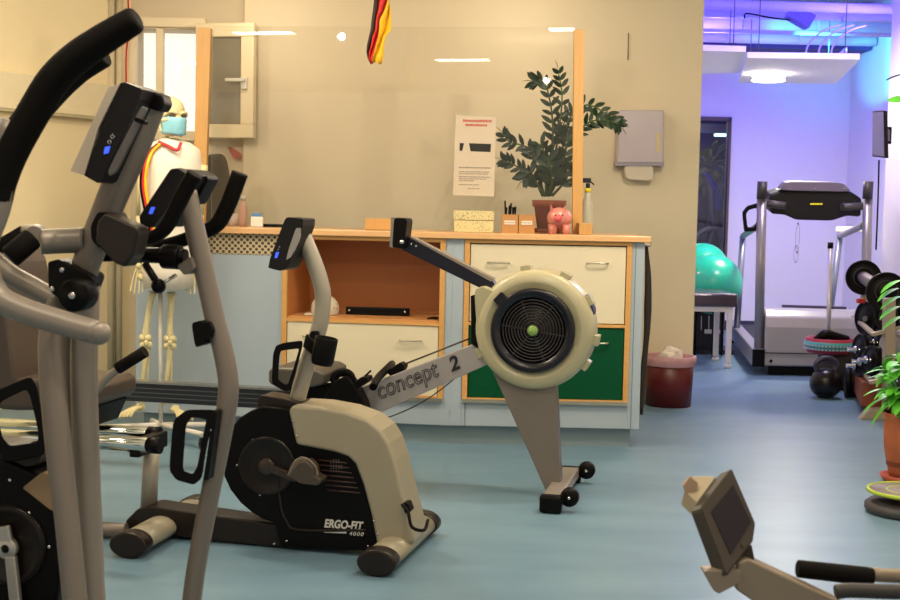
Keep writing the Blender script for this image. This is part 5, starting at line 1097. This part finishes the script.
bm = NB(); prism(bm, [c+V(-.05, 0, 0), c+V(.05, 0, 0), c+V(.06, .04, .10)], V(0, .08, 0)); obj('housing', bm, mWhite, root, .004)
obj('lens', one(box, c+V(.05, .05, .05), (.006, .05, .06), Matrix.Rotation(-.15, 3, 'Y')), M('lens_glow', (.45, .85, 1), .3, emit=3), root)
for k in range(3):
    a_ = c+V(-.25+.10*k, .1, -.01); bm = one(tube, [a_, a_+V(.02, .02, .12), a_+V(.14, .05, .24), a_+V(.3, .1, .30)], .008, 8)
    tag(obj('white_cable', bm, mWhite), ['leftmost white cable looping up from the lamp-bearing ceiling panel', 'middle white cable looping up from the lamp-bearing ceiling panel', 'white cable looping up nearest the floodlight on the ceiling panel'][k], 'cable', 'cables over the ceiling panel')
# ---- ducts and pipes under the rear ceiling
mDuct = M('white_duct', (.72, .72, .78), .45)
ducts = [(705, 900, 36, 12.6, .055, 0), (705, 885, 23, 12.0, .075, 0), (705, 885, 30, 11.4, .018, 1), (705, 900, 12, 11.2, .045, 0), (705, 900, 4, 10.6, .04, 1), (705, 900, 9, 12.9, .05, 0)]
labs = ['white duct crossing lowest under the rear ceiling, above the dark blue beam', 'widest white duct crossing the rear ceiling in the cyan light', 'thin pipe crossing the rear ceiling just above the widest duct', 'white duct crossing the rear ceiling near the upper picture edge', 'thin pipe crossing topmost under the rear ceiling', 'slim pipe crossing farthest under the rear ceiling']
for (x0_, x1_, y, D, r, k), lb_ in zip(ducts, labs):
    a_ = P(x0_, y, D); z = min(a_.z, 3.28-r); b = NB(); tube(b, [V(1.3, D, z), V(4.05, D+.1, z)], r, 20, smooth=False)
    if k == 0:
        for xx in (1.9, 2.6, 3.3): ring(b, V(xx, D+.03, z), (1, 0, 0), r, .008, 24, 6)
    tag(obj('ceiling_duct', b, mDuct), lb_, 'duct', 'ducts under the rear ceiling')
bm = NB(); box(bm, (2.95, 13.0, P(800, 46, 13.0).z), (2.2, .4, .10)); tag(obj('ceiling_beam', bm, M('blue_painted_beam', (.05, .03, .16), .6)), 'dark blue beam crossing above the hanging panels', 'beam')
c = P(800, 17, 11.0); bm = NB(); box(bm, c, (.20, .16, .12), Matrix.Rotation(.5, 3, 'Y')); tag(obj('duct_box', bm, M('violet_box', (.25, .22, .4), .5), None, .006), 'small tilted box fixed between the ceiling ducts', 'junction box')
c0 = P(747, 16, 11.0); tag(obj('black_cable', one(tube, [c0+V(-.02, 0, -.02), c0+V(.0, 0, .02), c0+V(.2, 0, -.01), c0+V(.45, .02, -.03)], .007, 6), mBlack), 'black cable sagging between the ceiling ducts', 'cable')
# ---- wall monitor
TD = 9.5
root = thing('wall_monitor', 'dark flat monitor on a bracket at the right wall above the dumbbells', 'monitor', P(880, 134, TD))
q = [P(872.5, 111, 9.15), P(884, 110.5, 8.95), P(885, 158, 8.95), P(872, 156.5, 9.15)]
bm = NB(); prism(bm, q, V(.035, .03, 0)); mo = obj('monitor_body', bm, mBlack, root, .004)
bm = NB(); s_ = [v.lerp(sum(q, V(0, 0, 0))/4, .06)+V(-.003, -.004, 0) for v in q]; prism(bm, s_, V(.004, .004, 0)); obj('screen', bm, M('dim_screen', (.12, .11, .17), .25), mo)
bm = NB(); c = sum(q, V(0, 0, 0))/4+V(.04, .03, 0); frame_box(bm, c, V(c.x+.06, 9.19, c.z), .06, .08); box(bm, V(c.x+.07, 9.185, c.z), (.05, .02, .12)); obj('bracket', bm, mBlack, root, .003)
tag(obj('wall_cable', one(tube, [P(879, 160, 9.15), P(878, 200, 9.18), P(876, 250, 9.18)], .006, 6), mBlack), 'thin black cable hanging below the wall monitor', 'cable')

# ================================================================== WEIGHTS
# ---- dumbbell rack: two end frames joined by shelves
def W(px, py, D): return P(px, py, D)
YA, YBk = 7.75, 9.05
uA = W(887, 418, YA); uB = W(866, 385, YBk)
root = thing('dumbbell_rack', 'beige steel dumbbell rack with slanted feet at the right wall', 'rack', V((uA.x+uB.x)/2+.1, (YA+YBk)/2, 0))
mRack = M('beige_rack_steel', (.32, .26, .19), .4, .2)
for k, (D, px, py0, fx0, fx1) in enumerate(((YA, 889, 298, 858, 905), (YBk, 866, 283, 841, 880))):
    b_ = W(px, 400, D); t_ = W(px, py0, D)
    bm = NB(); frame_box(bm, V(b_.x, D, .03), V(t_.x, D, t_.z), .065, .06); up = obj('upright', bm, mRack, root, .003)
    a_ = W(fx0, 424 if k == 0 else 388, D); c_ = W(fx1, 424, D)
    bm = NB(); prism(bm, [V(a_.x, D-.035, 0), V(c_.x+.1, D-.035, 0), V(c_.x+.1, D-.035, .065), V(a_.x+.06, D-.035, .065)], V(0, .07, 0)); obj('foot', bm, mRack, up, .003)
xA, xB = uA.x, uB.x
for z, nm in ((W(889, 378, YA).z, 'lower_rail'), (W(889, 330, YA).z, 'upper_rail')):
    for dx in (-.10, .10):
        bm = NB(); frame_box(bm, V(xA+dx, YA, z+dx*.3), V(xB+dx, YBk, z+dx*.3), .03, .02); rl2 = obj(nm, bm, mRack, root, .002)
    for x_, D_ in ((xA, YA), (xB, YBk)): bm = NB(); frame_box(bm, V(x_-.115, D_, z-.03), V(x_+.115, D_, z+.03), .03, .02); obj('bracket', bm, mRack, root)
# wooden box on lower place
bm = NB(); q = [W(855, 393, 8.3), W(866.5, 408, 7.95), W(880, 400, 8.2), W(880, 376, 8.6), W(866, 389, 7.95), W(857, 374, 8.3)]
zb0, zb1 = .05, .20
pts = [V(W(852, 393, 8.75).x, 8.75, 0), V(W(861, 408, 7.9).x, 7.9, 0), V(W(886, 408, 7.9).x, 7.9, 0), V(W(872, 393, 8.75).x, 8.75, 0)]
bm = NB(); prism(bm, [p+V(0, 0, zb0) for p in pts], V(0, 0, zb1-zb0))
tag(obj('wooden_crate', bm, M('reddish_wood', (.22, .055, .022), .5, noise=.2, stretch=(3, 3, 10)), None, .004), 'reddish brown wooden crate in the low part of the dumbbell rack', 'crate')
mIron = M('black_iron', (.004, .003, .004), .45, spec=.12); mChD = M('dumbbell_chrome', (.55, .55, .58), .15, 1)
def disc(bm, c, ax, r, t):
    lathe(bm, [(0, -t/2), (r*.55, -t/2), (r*.60, -t*.30), (r*.84, -t*.30), (r*.90, -t/2), (r*.97, -t/2), (r, -t/3), (r, t/3), (r*.97, t/2), (r*.90, t/2), (r*.84, t*.30), (r*.6, t*.30), (r*.55, t/2), (0, t/2)], c, ax, 32)
# big bar resting on top of the rack
a_ = W(863.5, 277.5, 9.0); b_ = W(886.5, 292, 8.0); axd = (b_-a_).normalized()
lookn = V(-.25, -1, .08).normalized()
root = thing('large_dumbbell', 'large dumbbell with two black plates lying on top of the rack', 'dumbbell', (a_+b_)/2)
for c_, r_ in ((a_, 17.5*9.0/F), (b_, 20*8.0/F)):
    bm = NB(); disc(bm, c_, axd*.35+lookn, r_, .035); pl_ = obj('weight_plate', bm, mIron, root)
    bm = NB(); ring(bm, c_+lookn*.018, axd*.35+lookn, r_*.55, .004, 28, 6); obj('plate_rim', bm, M('iron_grey', (.02, .016, .02), .4), pl_)
bm = NB(); tube(bm, [a_, b_], .042, 16, smooth=False); obj('bar', bm, M('worn_grip', (.20, .16, .16), .4, .5), root)
# middle plates
c = W(866, 318, 8.6); root = thing('round_dumbbell', 'dark round-headed dumbbell under the large one, with a red spot', 'dumbbell', c)
for k in (0, 1): obj('weight_head', (lambda b: (disc(b, c+V(.0+.045*k, .05*k-.03, -.01*k), V(-1, -.35, 0), .115, .04), b)[1])(NB()), mIron, root)
obj('grip', one(tube, [c+V(-.03, -.07, 0), c+V(.18, .2, 0)], .018, 12, smooth=False), mChD, root)
obj('red_collar', one(box, c+V(-.05, -.03, .115), (.05, .04, .03)), M('red_plastic', (.5, .02, .02), .4), root, .004)
c = W(893, 318, 8.0); root = thing('round_dumbbell', 'dark round-headed dumbbell at the right picture edge above the bright plant', 'dumbbell', c)
for k in (0, 1): obj('weight_head', (lambda b: (disc(b, c+V(.09*k-.04, .10*k, 0), V(-1, -.4, 0), .085, .045), b)[1])(NB()), mIron, root)
obj('grip', one(tube, [c+V(-.08, -.04, 0), c+V(.12, .16, 0)], .016, 12, smooth=False), mChD, root)
c = W(897, 345, 8.0); root = thing('pale_dumbbell', 'pale grey dumbbell at the right picture edge above the bright plant', 'dumbbell', c)
for k in (0, 1): obj('weight_head', (lambda b: (disc(b, c+V(.12*k-.02, .10*k, 0), V(-.7, -1, 0), .085, .06), b)[1])(NB()), M('pale_grey_vinyl', (.42, .38, .40), .5), root)
obj('grip', one(tube, [c, c+V(.14, .13, 0)], .016, 12, smooth=False), mChD, root)
# chrome dumbbells on the middle shelf
spots = [(861, 350, 8.35, .105, 'chrome-spindled dumbbell with the largest disc on the middle shelf'), (866, 362, 8.1, .095, 'chrome-spindled dumbbell behind the three short spindles on the shelf'), (872, 360, 8.0, .09, 'chrome-spindled dumbbell right of its twins on the shelf'), (879, 343, 8.3, .085, 'upright dark dumbbell between the rack uprights'), (860, 366, 8.2, .07, 'lowest chrome-spindled dumbbell over the reddish crate')]
for (x, y, D, r, lab) in spots:
    c = W(x, y, D); dd = V(-1, -.16, .03).normalized()
    root = thing('chrome_dumbbell', lab, 'dumbbell', c, 'dumbbells with chrome spindles on the rack')
    for k in (0, .035): obj('weight_plate', (lambda b: (disc(b, c-dd*k, dd, r*(1-k*2), .028), b)[1])(NB()), mIron, root)
    for k in (0, .035): obj('weight_plate', (lambda b: (disc(b, c-dd*(.20+k), dd, r*(1-k*2), .028), b)[1])(NB()), mIron, root)
    obj('spindle', one(tube, [c+dd*.09, c-dd*.32], .013, 12, smooth=False), mChD, root)
    obj('spin_lock', one(lathe, [(0, 0), (.028, 0), (.024, .02), (0, .02)], c+dd*.03, dd, 14), mChD, root)
# ---- bucket with bar and patterned band, kettlebell
c = PZ(838, 388, 0); c.z = 0
root = thing('accessory_bin', 'dark bin with a red and teal patterned rim beside the kettlebell', 'bin', c)
rr2 = .135; zr0, zr1 = P(830, 352, c.y-.1).z, P(830, 339, c.y-.1).z
obj('bin_body', one(lathe, [(0, 0), (.13, 0), (.15, zr0), (.14, zr0), (.12, .02), (0, .02)], c, seg=28), M('black_woven', (.014, .011, .012), .7, bump=.4, scale=40), root)
c2 = c+V(-.075, -.02, 0)
bm = NB(); lathe(bm, [(rr2-.02, zr0-.01), (rr2+.02, zr0-.01), (rr2+.035, zr1), (rr2+.01, zr1), (rr2-.02, zr0)], c2, seg=36); rim = obj('rim_band', bm, M('red_rim', (.35, .02, .05), .5), root)
bm = NB(); lathe(bm, [(rr2+.022, zr0+.012), (rr2+.036, zr0+.012), (rr2+.042, zr1-.022), (rr2+.028, zr1-.022)], c2, seg=36); obj('teal_band', bm, M('teal_band', (.05, .30, .32), .5), rim)
bm = NB()
for k in range(44):
    a = 2*PI*k/44
    for dz in (.02, .045): box(bm, c2+V(math.cos(a)*(rr2+.038), math.sin(a)*(rr2+.038), zr0+dz), (.012, .012, .010), Matrix.Rotation(a, 3, 'Z'))
obj('white_pattern', bm, M('white_dots', (.55, .50, .60), .6), rim)
bm = NB(); tube(bm, [c2+V(-.13, -.05, zr1-.02), c2+V(-.06, -.08, zr1+.03), c2+V(.03, -.06, zr1+.015), c2+V(.12, -.02, zr1+.0)], [.02, .035, .03, .02], 10); tag(obj('resistance_band', bm, mBlack), 'black rubber band bundle lying in the patterned bin', 'band')
a_ = P(830.5, 243.5, c.y); b_ = V(P(829, 340, c.y).x, c.y, .03)
root = thing('weighted_bar', 'slim silver bar with black cap standing upright in the patterned bin', 'bar', b_)
obj('shaft', one(tube, [b_, a_], .016, 14, smooth=False), M('bar_silver', (.55, .53, .56), .3, .6), root); obj('end_cap', one(tube, [a_-V(0, 0, .035), a_+V(0, 0, .008)], .0195, 14, smooth=False), mBlack, root)
k0 = PZ(825, 398, 0); k0.z = 0; rk = .105
root = thing('kettlebell', 'black kettlebell on the blue floor before the patterned bin', 'kettlebell', k0)
bm = NB(); ball(bm, k0+V(0, 0, rk*.95), (rk, rk, rk*.98), seg=28)
for v in bm.verts: v.co.z = max(v.co.z, .0)
obj('bell', bm, M('black_gloss_iron', (.005, .004, .0045), .3, coat=.1, spec=.3), root); bm = NB(); tube(bm, [k0+V(-.055, 0, rk*1.65), k0+V(-.07, 0, rk*2.15), k0+V(-.03, 0, rk*2.5), k0+V(.03, 0, rk*2.5), k0+V(.07, 0, rk*2.15), k0+V(.055, 0, rk*1.65)], .018, 12); obj('handle', bm, M('violet_black_handle', (.035, .03, .06), .4), root)
c = V(k0.x+.20, k0.y+.05, 0)
for k in range(4):
    q = c+V(-.04+.038*k, .02*k, .105); bm = NB(); disc(bm, q, V(1, -.22, 0), .105, .03); tag(obj('weight_plate', bm, mIron), ['black weight plate upright on the floor nearest the kettlebell', 'second upright black weight plate from the kettlebell', 'third upright black weight plate from the kettlebell', 'upright black weight plate nearest the reddish crate'][k], 'weight plate', 'upright weight plates on the floor')
# ---- green potted plant at the right edge
pp = PZ(899, 482, 0); pp = V(pp.x+.02, pp.y, 0); r0_ = .075
root = thing('potted_leafy_plant', 'bright green leafy plant in a terracotta pot at the right edge', 'plant', pp)
zt = P(890, 412, pp.y).z
obj('pot', one(lathe, [(0, .03), (.065, .03), (.07, .05), (.092, .16), (.098, zt-.05), (.088, zt-.035), (.108, zt), (.100, zt), (.08, zt-.04), (.08, .08), (0, .08)], pp, seg=36), mTerra, root)
obj('saucer', one(lathe, [(0, 0), (.085, 0), (.108, .035), (.10, .035), (.08, .012), (0, .012)], pp, seg=36), M('red_terracotta', (.42, .07, .03), .5), root)
obj('soil', one(lathe, [(0, zt-.05), (.085, zt-.05), (.085, zt-.03), (0, zt-.025)], pp, seg=20), M('soil', (.03, .018, .01), .9), root)
bl = NB(); bs = NB(); r_ = random.Random(21)
for i in range(170):
    a = r_.uniform(0, 2*PI); h_ = r_.uniform(.0, 1); R_ = .03+.10*math.sin(min(1, h_+.2)*PI*.7)*r_.uniform(.3, 1.0); tip = pp+V(math.cos(a)*R_*.85+.01, math.sin(a)*R_, zt+.02+h_*.27)
    d_ = V(math.cos(a), math.sin(a), r_.uniform(-.7, .3)); leaf(bl, tip, d_, r_.uniform(.05, .085), r_.uniform(.045, .07), curl=.35)
    if i % 3 == 0: tube(bs, [pp+V(math.cos(a)*.02, math.sin(a)*.02, zt-.04), pp+V(math.cos(a)*.04, math.sin(a)*.04, zt+h_*.15), tip], .003, 5)
for i in range(12):
    a = r_.uniform(0, 2*PI); tip = pp+V(.05+math.cos(a)*.05, math.sin(a)*.06, zt+.45+.03*i); tube(bs, [pp+V(0, 0, zt), pp+V(.05, 0, zt+.3), tip], .003, 5)
    leaf(bl, tip, V(math.cos(a), math.sin(a), -.3), .09, .055, curl=.4)
for (x, y, dx, dz) in ((884, 405, -.12, -.05), (880, 398, -.14, -.02), (884, 390, -.12, .03), (888, 380, -.10, .06), (886, 372, -.12, .05)):
    leaf(bl, P(x+6, y, pp.y-.1), V(dx, -.02, dz), .12, .028, curl=.5)
for (x, y) in ((897, 296), (896, 306), (894, 288), (899, 316), (897, 280)): leaf(bl, P(x+6, y, pp.y-.12), V(-1, -.2, -.25), .12, .05, curl=.3)
obj('stem', bs, mStem, root); obj('foliage', bl, mLeafL, root)
# hanging leaf at the upper right edge
c = P(903, 96, 6.2)
root = thing('hanging_vine', 'single green leaf and stem of a hanging plant at the upper right edge', 'plant', c)
bm = NB(); leaf(bm, P(905, 99, 6.2), V(-1, -.1, -.06), .085, .034, up=V(0, -1, .4)); obj('leaf', bm, mLeafL, root); obj('stem', one(tube, [P(886.5, 80, 6.2), P(893, 77, 6.2), P(905, 74, 6.2), P(925, 76, 6.3), V(P(925, 76, 6.3).x+.02, 6.3, 2.7)], .004, 6), M('dark_stem', (.06, .06, .03), .5), root)
# ---- balance boards
c = PZ(895, 513, 0); c.z = 0; c.x += .05
sc_b = c.y/F
tag(obj('balance_cushion', one(lathe, [(0, .0), (.155, 0), (.17, .015), (.17, .035), (.15, .05), (0, .05)], c, seg=48), M('dark_grey_cushion', (.05, .045, .05), .6)), 'dark grey round cushion lying under the lime-edged disc', 'cushion')
c3 = c+V(0, 0, .05); root = thing('balance_disc', 'grey balance disc with lime edge and ring on the floor by the plant pot', 'balance disc', c3)
obj('board', one(lathe, [(0, .0), (.06, 0), (.10, .02), (.155, .038), (.155, .046), (0, .046)], c3, seg=48), M('violet_grey_board', (.20, .16, .17), .5), root)
bm = NB(); ring(bm, c3+V(0, 0, .042), (0, 0, 1), .158, .0085, 56, 8); obj('lime_edge', bm, M('lime_rubber', (.38, .50, .04), .5), root)
bm = NB(); ring(bm, c3+V(0, 0, .0455), (0, 0, 1), .085, .0035, 48, 6, (1.4, .6)); obj('lime_ring', bm, M('lime_rubber', (.38, .50, .04), .5), root)
bpy.context.view_layer.update()
